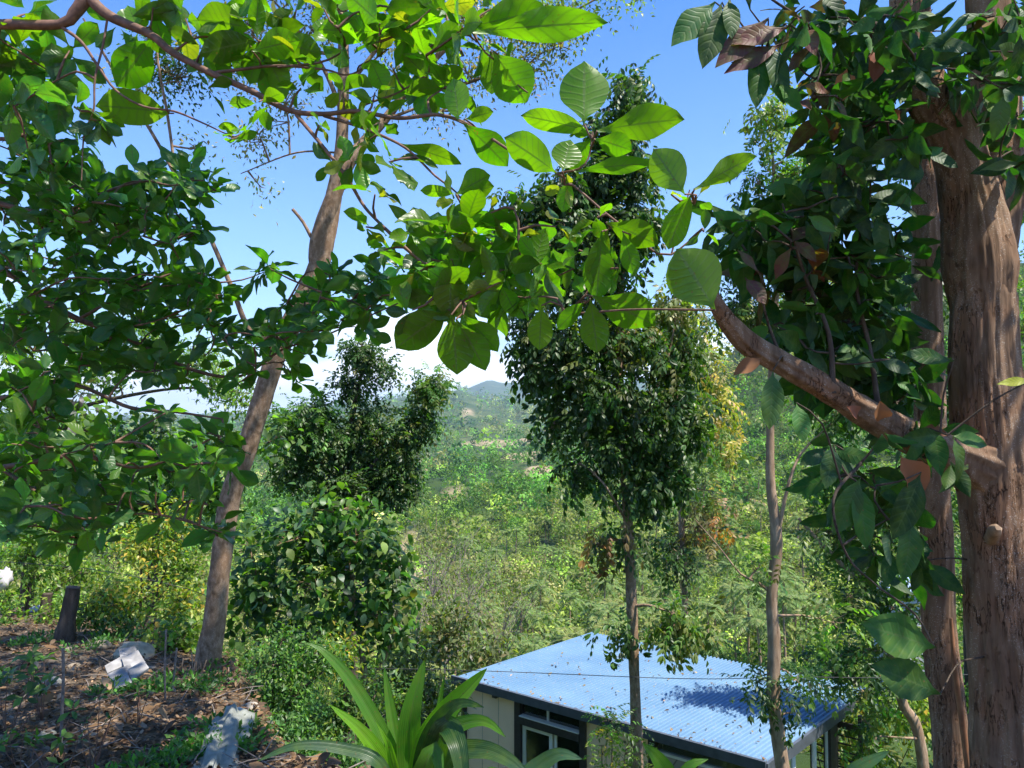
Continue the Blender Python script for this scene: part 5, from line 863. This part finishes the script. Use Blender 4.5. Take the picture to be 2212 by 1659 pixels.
# ================================================================== STRAP-LEAVED PLANTS
def strap(mb, pts, wpx, col, y, fold=.25, twist=0.):
    q = [P(u, v, y + dy) for (u, v, dy) in pts]; c, _ = catmull(q, [1] * len(q), .02); n = len(c); s = np.linspace(0, 1, n); w = .84 * wpx * y / FPX / 2 * np.clip(np.sin(pi * np.clip(s * .86 + .14, 0, 1) ** .9), 0, 1) ** .65; w[-1] = .0008
    T = unit(np.gradient(c, axis=0)); view = unit(np.array([0, 0, CAMZ]) - c); view = unit(view + [0, 0, .35]); X = unit(np.cross(T, view)); Nn = np.cross(X, T)
    if twist: X, Nn = X * cos(twist) + Nn * sin(twist), Nn * cos(twist) - X * sin(twist)
    us = np.linspace(-1, 1, 9); V = c[:, None] + X[:, None] * us[None, :, None] * w[:, None, None] + Nn[:, None] * (np.abs(us)[None, :, None] * w[:, None, None] * fold - .0008 * np.cos(us * 16)[None, :, None])
    i = np.arange(n - 1)[:, None] * 9; j = np.arange(8)[None]; F = np.stack([i + j, i + j + 1, i + 10 + j, i + 9 + j], -1).reshape(-1, 4)
    uv = np.stack([np.tile(us, n), np.repeat(s, 9), np.zeros(n * 9)], -1); mb.add(V.reshape(-1, 3), F, uv, col)
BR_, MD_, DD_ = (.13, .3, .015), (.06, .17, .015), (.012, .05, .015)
def strap_plant(name, label, root, leaves, y):
    r = P(*root, y); t = thing(name, label, 'plant', [r[0], y, gz(r[0], y)])
    st = MB(); tube(st, [[r[0], y, gz(r[0], y) - .1], [r[0] + .01, y, r[2] - .15], r], [.03, .025, .02], 8, .05); st.build('stem', M['bark_dark'], t)
    for (pts, w, col) in leaves:
        m = MB(); strap(m, pts, w, col, y); m.build('leaf', M['strap'], t)
strap_plant('strap_leaved_plant', 'large strap leaved plant with glossy pleated blades at the bottom centre', (895, 1760), [
    ([(893, 1750, 0), (884, 1640, 0), (888, 1540, -.03), (918, 1424, -.02)], 62, MD_), ([(898, 1750, 0), (920, 1620, -.05), (965, 1540, -.1), (1052, 1444, -.15)], 66, BR_), ([(885, 1750, 0), (862, 1640, .05), (845, 1540, .08), (830, 1440, .1)], 34, MD_),
    ([(880, 1750, 0), (850, 1640, 0), (800, 1540, .0), (745, 1455, .0), (690, 1400, 0), (655, 1388, .0)], 40, MD_), ([(875, 1750, 0), (830, 1650, -.05), (780, 1580, -.08), (712, 1522, -.1)], 42, BR_), ([(870, 1750, 0), (850, 1660, -.05), (835, 1600, -.1), (812, 1560, -.1)], 26, BR_),
    ([(900, 1750, -.1), (920, 1620, -.15), (960, 1545, -.2), (1000, 1520, -.25), (1045, 1528, -.3)], 46, DD_), ([(900, 1750, -.05), (950, 1600, -.1), (1000, 1565, -.15), (1050, 1560, -.2), (1092, 1592, -.25)], 48, MD_),
    ([(905, 1750, -.1), (955, 1580, -.2), (985, 1600, -.28), (1000, 1680, -.32), (1005, 1740, -.34)], 60, DD_), ([(905, 1750, 0), (970, 1640, -.05), (1040, 1620, -.1), (1110, 1650, -.15), (1165, 1710, -.2)], 50, (.03, .075, .04)),
    ([(860, 1760, -.1), (820, 1650, -.1), (740, 1618, -.1), (640, 1612, -.12), (556, 1644, -.15)], 30, (.03, .08, .04)), ([(890, 1760, -.1), (915, 1660, -.2), (940, 1620, -.2), (955, 1700, -.25)], 50, MD_), ([(900, 1760, .1), (940, 1600, .1), (950, 1520, .1), (960, 1460, .1)], 24, MD_)], 2.3)
strap_plant('strap_leaved_plant', 'small strap leaved plant whose blue green blade crosses the glass door', (1120, 1780), [([(1120, 1760, 0), (1130, 1690, 0), (1170, 1652, 0), (1210, 1630, -.02), (1258, 1640, -.04)], 46, (.04, .1, .06)), ([(1115, 1760, 0), (1105, 1700, 0), (1060, 1670, 0), (1020, 1690, 0)], 36, MD_)], 2.4)
strap_plant('strap_leaved_plant', 'strap leaved plant poking up at the bottom edge beside the slim pale trunk', (1460, 1800), [([(1460, 1780, 0), (1450, 1700, 0), (1420, 1640, -.02), (1388, 1606, -.04)], 56, MD_), ([(1462, 1780, 0), (1470, 1700, 0), (1490, 1655, 0), (1530, 1640, 0)], 34, MD_)], 2.4)
strap_plant('strap_leaved_plant', 'strap leaved plant with one pointed blade at the bottom edge left of the right trunks', (1800, 1790), [([(1800, 1780, 0), (1815, 1720, 0), (1850, 1665, -.02), (1922, 1622, -.04)], 44, (.05, .12, .06))], 2.4)
# ================================================================== TERRACE: litter, stones, stumps, boards, wall
def litter():
    r = np.random.default_rng(9); mb = MB(); n = 42000; y = 3 * (18 / 3) ** r.random(n); x = -r.uniform(-.15, .78, n) * y - .2; ok = (y < edge_y(x) + .5); x, y = x[ok], y[ok]; n = len(x)
    pal = np.array([(.2, .12, .06), (.14, .085, .05), (.3, .2, .12), (.36, .27, .19), (.1, .065, .04), (.3, .18, .09), (.22, .19, .15), (.08, .05, .03)]); k = r.choice(8, n, p=[.24, .16, .16, .06, .12, .1, .04, .12])
    d = rdir(n); d[:, 2] *= .35; nr = np.tile([0, 0, 1.], (n, 1)) + r.normal(0, .4, (n, 3))
    inst(mb, T_MID + [leaf_tpl(2, 3, .5, 1., .8, -.5, .3)], np.stack([x, y, height(x, y) + r.uniform(.005, .05, n)], -1), d, nr, np.clip(r.lognormal(-3.15, .5, n), .015, .17), pal[k] * np.exp(r.normal(0, .25, (n, 1))))
    tag(mb.build('leaf_litter', M['dry_leaf']), 'brown fallen leaves strewn over the terrace at lower left', 'leaf litter', kind='stuff')
    mb = MB(); n = 420; y = 4 * (16 / 4) ** r.random(n); x = -r.uniform(0, .75, n) * y - .3; ok = (y < edge_y(x)); x, y = x[ok], y[ok]
    for a, b_ in zip(x, y):
        z = gz(a, b_); s = r.uniform(.15, .5); d = rdir(1)[0]; d[2] = abs(d[2]) * .15 + .04; d = d / np.linalg.norm(d); tube(mb, [[a, b_, z + .02], np.array([a, b_, z + .03]) + d * s * .5 + r.normal(0, .01, 3), np.array([a, b_, z + .02]) + d * s], [.006, .005, .003], 4, .1)
    tag(mb.build('fallen_twigs', M['twig_grey']), 'fallen twigs lying among the brown leaves', 'twigs', kind='stuff')
    mb = MB(); n = 2600; y = 3.5 * (15 / 3.5) ** r.random(n); x = -r.uniform(.1, .78, n) * y; big = fbm(x * 1.3, y * .9, 2, 88); ok = (y < edge_y(x)) & (big > .1); x, y = x[ok], y[ok]; n = len(x); per = 12; idx = np.repeat(np.arange(n), per); d = rdir(n * per, 1.)
    inst(mb, T_SM, np.stack([x, y, height(x, y) + .03], -1)[idx] + d * .09 * r.random((n * per, 1)), d, rdir(n * per, 1), .06, tints([(.05, .13, .03), (.08, .18, .04)], n * per))
    tag(mb.build('weeds', M['leaf']), 'small green weeds sprouting through the leaf litter', 'weeds', kind='stuff')
litter()
def rock(u, v, px, squash, label, col=(.3, .25, .18), seed=1, y=None, name='rock', cat='rock', group='rocks on the terrace'):
    q = P(u, v, y) if y else ground_at(u, v, 3., 30.); R = px * q[1] / FPX / 2; n1, n2 = 48, 28; th = np.linspace(0, 2 * pi, n1, endpoint=False); ph = np.linspace(-pi / 2, pi / 2, n2); TT, PH = np.meshgrid(th, ph)
    d = np.stack([np.cos(PH) * np.cos(TT), np.cos(PH) * np.sin(TT), np.sin(PH)], -1); r = 1 + .4 * fbm(d[..., 0] * 1.6 + seed * 9 + d[..., 2], d[..., 1] * 1.6 + seed, 4, seed) ; V = d * r[..., None] * R * [1, .8, squash]; V = V + q + [0, 0, R * squash * .1]
    F = [[a * n1 + b, a * n1 + (b + 1) % n1, (a + 1) * n1 + (b + 1) % n1, (a + 1) * n1 + b] for a in range(n2 - 1) for b in range(n1)]
    m = MB(); m.add(V.reshape(-1, 3), F); tag(m.build(name, plain_mat('stone', col, .95, .35, 9, bump=.8), None, True, q), label, cat, group)
for a in [(290, 1420, 78, .7, 'rounded sunlit tan rock left of the broken boards', (.36, .3, .2), 3), (215, 1400, 44, .6, 'brown rock between the stump and the sunlit tan rock', (.22, .18, .13), 4), (540, 1530, 34, .7, 'small pale stone under the hanging roots at the wall foot', (.38, .33, .26), 5), (430, 1595, 30, .7, 'small pale stone beside the cloth draped log', (.4, .34, .26), 6), (100, 1590, 36, .6, 'pale stone in the sunny patch at lower left', (.42, .38, .28), 7), (110, 1475, 46, .5, 'grey stone half buried in shaded litter at far left', (.2, .2, .18), 8), (160, 1440, 30, .5, 'brown lump of stone below the stump', (.25, .2, .14), 12)]:
    rock(a[0], a[1], a[2], a[3], a[4], a[5], a[6])
# stone retaining wall
def wall():
    t = None; m = MB(); r = np.random.default_rng(4); q0 = P(300, 1432, 9.6); q1 = P(480, 1480, 8.6); t = thing('retaining_wall', 'low rough stone retaining wall behind the boards and under the leaning trunk', 'wall', (q0 + q1) / 2 - [0, 0, .6])
    k = 0; bb = MB()
    for row in range(4):
        x = 0.
        while x < 1:
            w = r.uniform(.1, .2); c = q0 * (1 - x - w / 2) + q1 * (x + w / 2); c = c + [0, r.normal(0, .03), -.1 - row * .17]; L = np.linalg.norm(q1 - q0) * w
            n1, n2 = 12, 8; th = np.linspace(0, 2 * pi, n1, endpoint=False); ph = np.linspace(-pi / 2, pi / 2, n2); TT, PH = np.meshgrid(th, ph); d = np.stack([np.cos(PH) * np.cos(TT), np.cos(PH) * np.sin(TT), np.sin(PH)], -1)
            s = np.sign(d) * np.abs(d) ** .6; rr = 1 + .25 * fbm(d[..., 0] * 2 + k * 3, d[..., 1] * 2 + d[..., 2], 3, k); V = s * rr[..., None] * [L * .48, .16, .1] + c
            m.add(V.reshape(-1, 3), [[a * n1 + b, a * n1 + (b + 1) % n1, (a + 1) * n1 + (b + 1) % n1, (a + 1) * n1 + b] for a in range(n2 - 1) for b in range(n1)], None, np.ones(3) * r.uniform(.6, 1.3)); x += w; k += 1
    m.build('stones', plain_mat('wall_stone', (.16, .13, .1), .95, .35, 12, bump=.6, tint=True), t)
    bb.box((q0 + q1) / 2 + [0, .25, -.6], (np.linalg.norm(q1 - q0), .3, 1.2), [unit(q1 - q0), [0, 1, 0], [0, 0, 1]]); bb.build('earth_core', plain_mat('earth', (.08, .06, .04), 1., .3, 8), t)
wall()
def roots():
    r = np.random.default_rng(6); m = MB()
    for k in range(34):
        u = r.uniform(395, 505); q = P(u, 1445 + r.normal(0, 12) + (u - 440) * .25, 8.6 + r.uniform(-.2, .15)); L = r.uniform(.25, .7); tube(m, [q, q + [r.normal(0, .03), -.05, -L * .5], q + [r.normal(0, .05), -.03, -L]], [.008, .006, .003], 5, .08)
    tag(m.build('hanging_roots', M['bark_pale'], None, True, P(450, 1470, 8.6)), 'thin pale roots and dry stalks hanging at the foot of the leaning trunk', 'roots', kind='stuff')
    for (pts, lab, w) in [([(350, 1600, 7), (357, 1530, 7), (356, 1440, 7), (359, 1360, 7)], 'thin upright dry stick in front of the stone wall', 4), ([(372, 1490, 7.5), (378, 1440, 7.5), (382, 1400, 7.5)], 'short thin stick beside the hanging roots', 4), ([(132, 1600, 5.6), (134, 1540, 5.6), (137, 1460, 5.6), (136, 1400, 5.6)], 'dark thin sapling stem standing in the litter at lower left', 6)]:
        q = PP(pts); q[0][2] = gz(q[0][0], q[0][1]) - .02; m = MB(); tube(m, q, [w * q[0][1] / FPX / 2] * len(q), 6, .06, .1, 4, 2); tag(m.build('stick', M['twig_grey'], None, True, q[0]), lab, 'stick', 'upright sticks at lower left')
roots()
def stump(u, vb, vt_, du, wpx, y, label):
    b = P(u, vb, y); b[2] = min(b[2], gz(b[0], y)); tp = P(u + du, vt_, y); R = wpx * y / FPX / 2; t = thing('tree_stump', label, 'stump', b, 'old stumps on the terrace rim'); m = MB()
    tube(m, [b - [0, 0, .2], b + (tp - b) * .1, b + (tp - b) * .5, tp], [R * 1.5, R * 1.25, R * .95, R * .85], 22, .04, .14, 4, 5); m.build('trunk', M['bark_dark'], t)
stump(138, 1368, 1268, 20, 32, 11., 'leaning dark cut stump at the edge of the leaf litter'); stump(96, 1320, 1282, 6, 24, 13.5, 'short dark stump behind the leaning one at the far left')
# pile of broken grey boards
def boards():
    b = ground_at(270, 1470, 3, 30); t = thing('board_pile', 'pile of weathered whitish grey broken boards propped on the litter', 'debris', b); mt = plain_mat('weathered_board', (.27, .26, .25), .8, .35, 9, bump=.3); y = b[1]
    bl = [([(256, 1402), (290, 1396), (296, 1425), (262, 1430)], .12), ([(226, 1438), (268, 1414), (284, 1430), (232, 1454)], .06), ([(262, 1420), (298, 1404), (314, 1430), (270, 1446)], .02), ([(232, 1456), (280, 1434), (290, 1448), (242, 1472)], -.05), ([(276, 1446), (310, 1426), (322, 1442), (284, 1470)], -.09), ([(244, 1472), (276, 1455), (285, 1474), (250, 1493)], -.15)]
    for poly, dy in bl:
        c = [P(u, v, y + dy + (1400 - v) * .006 + rng.normal(0, .02)) for u, v in poly]; n = unit(np.cross(c[1] - c[0], c[2] - c[0])); m = MB(); V = c + [p_ + n * .03 for p_ in c]; m.add(V, [[0, 1, 2, 3], [7, 6, 5, 4], [0, 4, 5, 1], [1, 5, 6, 2], [2, 6, 7, 3], [3, 7, 4, 0]]); m.build('board', mt, t, False)
boards()
def log_cloth():
    y = 5.6; t = thing('cloth_covered_log', 'grey log end draped with a dirty white cloth at the bottom left edge', 'log', ground_at(455, 1640, 3, 30)); m = MB()
    tube(m, PP([(440, 1720, 5.0), (455, 1650, 5.4), (478, 1590, 5.9), (512, 1550, 6.3)]), [.11, .11, .1, .085], 28, .03, .12, 4, 6); m.build('log', plain_mat('grey_wood', (.28, .28, .25), .8, .3, 8, bump=.4), t)
    cl = MB(); U, W = 30, 24; V = []
    for i in range(U):
        s = i / (U - 1); c = P(448 + 62 * s, 1700 - 142 * s, 4.95 + 1.2 * s)
        for j in range(W):
            a = -1.9 + 3.3 * j / (W - 1); rr = .128 + .022 * math.sin(a * 5 + s * 9) + .012 * math.sin(a * 11 - s * 5) + (.06 * max(0, abs(a) - 1.1)); V.append(c + [rr * sin(a) * 1.05, -.03 * cos(a), rr * cos(a)])
    cl.add(V, [[i * W + j, i * W + j + 1, (i + 1) * W + j + 1, (i + 1) * W + j] for i in range(U - 1) for j in range(W - 1)]); o = cl.build('cloth', plain_mat('cloth', (.22, .23, .2), .9, .25, 10, bump=.2), t); sm = o.modifiers.new('thick', 'SOLIDIFY'); sm.thickness = .006
log_cloth()
def scraps():
    for (u, v, w, h, col, lab, y) in [(82, 1322, 26, 16, (.35, .4, .5), 'crumpled pale blue plastic scrap on the litter left of the stump', None), (8, 1262, 34, 40, (.45, .43, .41), 'white sack in the greenery at the left edge', 13.), (578, 1638, 34, 12, (.6, .62, .66), 'crumpled whitish plastic scrap left of the cloth draped log', None)]:
        u = 582 - 0 if False else u
        if lab.startswith('crumpled whitish'): u, v = 388, 1638 - 40
        q = P(u, v, y) if y else ground_at(u, v, 3, 30); R = w * q[1] / FPX / 2; n1, n2 = 20, 12; th = np.linspace(0, 2 * pi, n1, endpoint=False); ph = np.linspace(-pi / 2, pi / 2, n2); TT, PH = np.meshgrid(th, ph); d = np.stack([np.cos(PH) * np.cos(TT), np.cos(PH) * np.sin(TT), np.sin(PH)], -1)
        r = 1 + .9 * fbm(d[..., 0] * 3 + u, d[..., 1] * 3 + d[..., 2] * 2, 3, 2); V = d * r[..., None] * R * [1, .7, h / w]; m = MB(); m.add((V + q + [0, 0, R * h / w * .5]).reshape(-1, 3), [[a * n1 + b, a * n1 + (b + 1) % n1, (a + 1) * n1 + (b + 1) % n1, (a + 1) * n1 + b] for a in range(n2 - 1) for b in range(n1)])
        tag(m.build('sack' if 'sack' in lab else 'plastic_scrap', plain_mat('plastic', col, .4, .1, 5), None, True, q), lab, 'sack' if 'sack' in lab else 'plastic scrap')
scraps()
def cables():
    for pts, r_, lab in [([(0, 1425, 15), (480, 1440, 14), (971, 1447, 13), (1475, 1466, 12.5), (1700, 1462, 12.3), (1958, 1463, 12), (2400, 1440, 11.5)], .006, 'thin wire strung across in front of the blue roof'), ([(-200, 1200, 8), (193, 1229, 8), (400, 1271, 8), (450, 1290, 8.6)], .0035, 'thin dark line running from the left edge to the leaning trunk')]:
        m = MB(); q = PP(pts); tube(m, q, r_, 5, .3); tag(m.build('cable', plain_mat('cable', (.05, .05, .05), .6), None, True, q[0]), lab, 'cable')
cables()
def far_house():
    q = P(1982, 1290, 48.); g = gz(q[0], q[1]); t = thing('house', 'distant pale blue roofed building glimpsed left of the right trunks', 'house', (q[0], q[1], g)); m = MB(); zt = P(1982, 1272, 48.)[2]; m.box((q[0] + .6, q[1] + 2, (g - 1 + zt) / 2 - .2), (3.2, 3.6, zt - g + 1)); m.build('wall', plain_mat('far_wall', (.5, .5, .5), .9), t, False)
    m = MB(); m.box((q[0] + .6, q[1] + 2, zt + .1), (4., 4.4, .12), [[1, 0, .08], [0, 1, .1], [-.08, -.1, 1]]); m.build('roof', plain_mat('far_roof', (.35, .45, .6), .5), t, False)
far_house()
# ================================================================== SKY, SUN, AIR
SUN_EL, SAZ = radians(62), math.atan2(.88, -.48)          # azimuth clockwise from +Y: to the right and behind
sd = Vector((sin(SAZ) * cos(SUN_EL), cos(SAZ) * cos(SUN_EL), sin(SUN_EL)))
ld = bpy.data.lights.new('sun', 'SUN'); ld.energy = 4.3; ld.angle = radians(.53); ld.color = (1, .94, .84); lo = bpy.data.objects.new('sun', ld); COL.objects.link(lo); lo.rotation_euler = (-sd).to_track_quat('-Z', 'Y').to_euler(); lo.location = (20, -10, 40)
w = bpy.data.worlds.new("World"); scn.world = w; w.use_nodes = True; nt = w.node_tree; nt.nodes.clear(); L = nt.links.new
sky = N(nt, 'ShaderNodeTexSky', sky_type='NISHITA', sun_disc=False, sun_elevation=SUN_EL, sun_rotation=SAZ, altitude=200., air_density=1.15, dust_density=.5, ozone_density=2.2)
tc = N(nt, 'ShaderNodeTexCoord'); sx = N(nt, 'ShaderNodeSeparateXYZ'); L(tc.outputs['Generated'], sx.inputs[0])
mp = N(nt, 'ShaderNodeMapping'); mp.inputs['Scale'].default_value = (1, 1, 2.6); mp.inputs['Location'].default_value = CLOUD_OFF; L(tc.outputs['Generated'], mp.inputs[0])
n1 = N(nt, 'ShaderNodeTexNoise', i_Scale=5.5, i_Detail=9., i_Roughness=.55); L(mp.outputs[0], n1.inputs['Vector'])
el = ramp(nt, sx.outputs[2], [(.0, (1, 1, 1)), (.05, (.8, .8, .8)), (.1, (.5, .5, .5)), (.2, (0, 0, 0))])
cl = math_(nt, 'ADD', n1.outputs[0], math_(nt, 'MULTIPLY', el, .4)); cm = ramp(nt, cl, [(.68, (0, 0, 0)), (.83, (1, 1, 1))])
hz = ramp(nt, sx.outputs[2], [(.0, (.55, .55, .55)), (.12, (.2, .2, .2)), (.5, (0, 0, 0))])
skc = mixc(nt, 1.0, sky.outputs[0], (.86, .93, 1.17), 'MULTIPLY')
hs = N(nt, 'ShaderNodeHueSaturation', i_Saturation=1.2); L(skc, hs.inputs['Color'])
c1 = mixc(nt, math_(nt, 'MULTIPLY', hz, .5), hs.outputs[0], (8.0, 9.4, 10.4)); c2 = mixc(nt, math_(nt, 'MULTIPLY', cm, .85), c1, (9.6, 9.9, 10.4))
bg = N(nt, 'ShaderNodeBackground', i_Strength=.1); L(c2, bg.inputs[0]); wo = N(nt, 'ShaderNodeOutputWorld'); L(bg.outputs[0], wo.inputs[0])
def haze():
    m = MB(); m.box((0, 2000, 220), (36000, 33000, 600)); hm, hnt, hout = new_mat('haze'); v = N(hnt, 'ShaderNodeVolumePrincipled', i_Density=HAZE, i_Anisotropy=.2); v.inputs['Color'].default_value = (.62, .81, 1, 1); hnt.links.new(v.outputs[0], hout.inputs['Volume'])
    o = m.build('haze', hm, None, False); tag(o, kind='stuff')
if HAZE > 0: haze()
scn.view_settings.view_transform = 'Standard'; scn.view_settings.look = 'None'; scn.view_settings.gamma = 1; scn.view_settings.exposure = EXPO
scn.render.engine = 'CYCLES'; c = scn.cycles; c.max_bounces = 6; c.diffuse_bounces = 3; c.glossy_bounces = 2; c.transmission_bounces = 4; c.transparent_max_bounces = 6; c.volume_bounces = 0; c.sample_clamp_indirect = 6; c.use_denoising = True; c.use_adaptive_sampling = True; c.adaptive_threshold = .02
# small green plants on the terrace
for (u, v, y, L_, n, lab, cols) in [(95, 1440, 6.4, .11, 26, 'leafy green seedling in the shade at the left edge of the litter', FRESH), (60, 1610, 4.9, .09, 30, 'low green plant in the bottom left corner', FRESH), (20, 1500, 5.8, .12, 24, 'dark green seedling at the left edge below the bank', MAH), (200, 1560, 5.2, .06, 22, 'small green weed clump in the middle of the litter', MAH), (130, 1630, 4.6, .08, 22, 'pale green weed near the bottom edge left of the draped log', FRESH), (300, 1500, 6.2, .06, 20, 'small weed under the broken boards', FRESH)]:
    q = P(u, v, y); g_ = gz(q[0], q[1]); b_ = np.array([q[0], q[1], g_]); t_ = thing('seedling', lab, 'plant', b_, 'small green plants on the terrace'); st_ = MB(); lf_ = MB(); H_ = max(.12, q[2] - g_ + .1)
    for k in range(5):
        e_ = b_ + np.array([rng.normal(0, .12), rng.normal(0, .1), H_ * rng.uniform(.6, 1.1)]); tube(st_, [b_ - [0, 0, .03], (b_ + e_) / 2 + rng.normal(0, .02, 3), e_], [.005, .004, .002], 4, .06)
        rosette(lf_, T_ELL, e_, rdir(1, 1.5)[0], n // 4, L_, cols, (40, 95), .2, .01)
    st_.build('stem', M['twig'], t_); lf_.build('leaves', M['leaf'], t_)
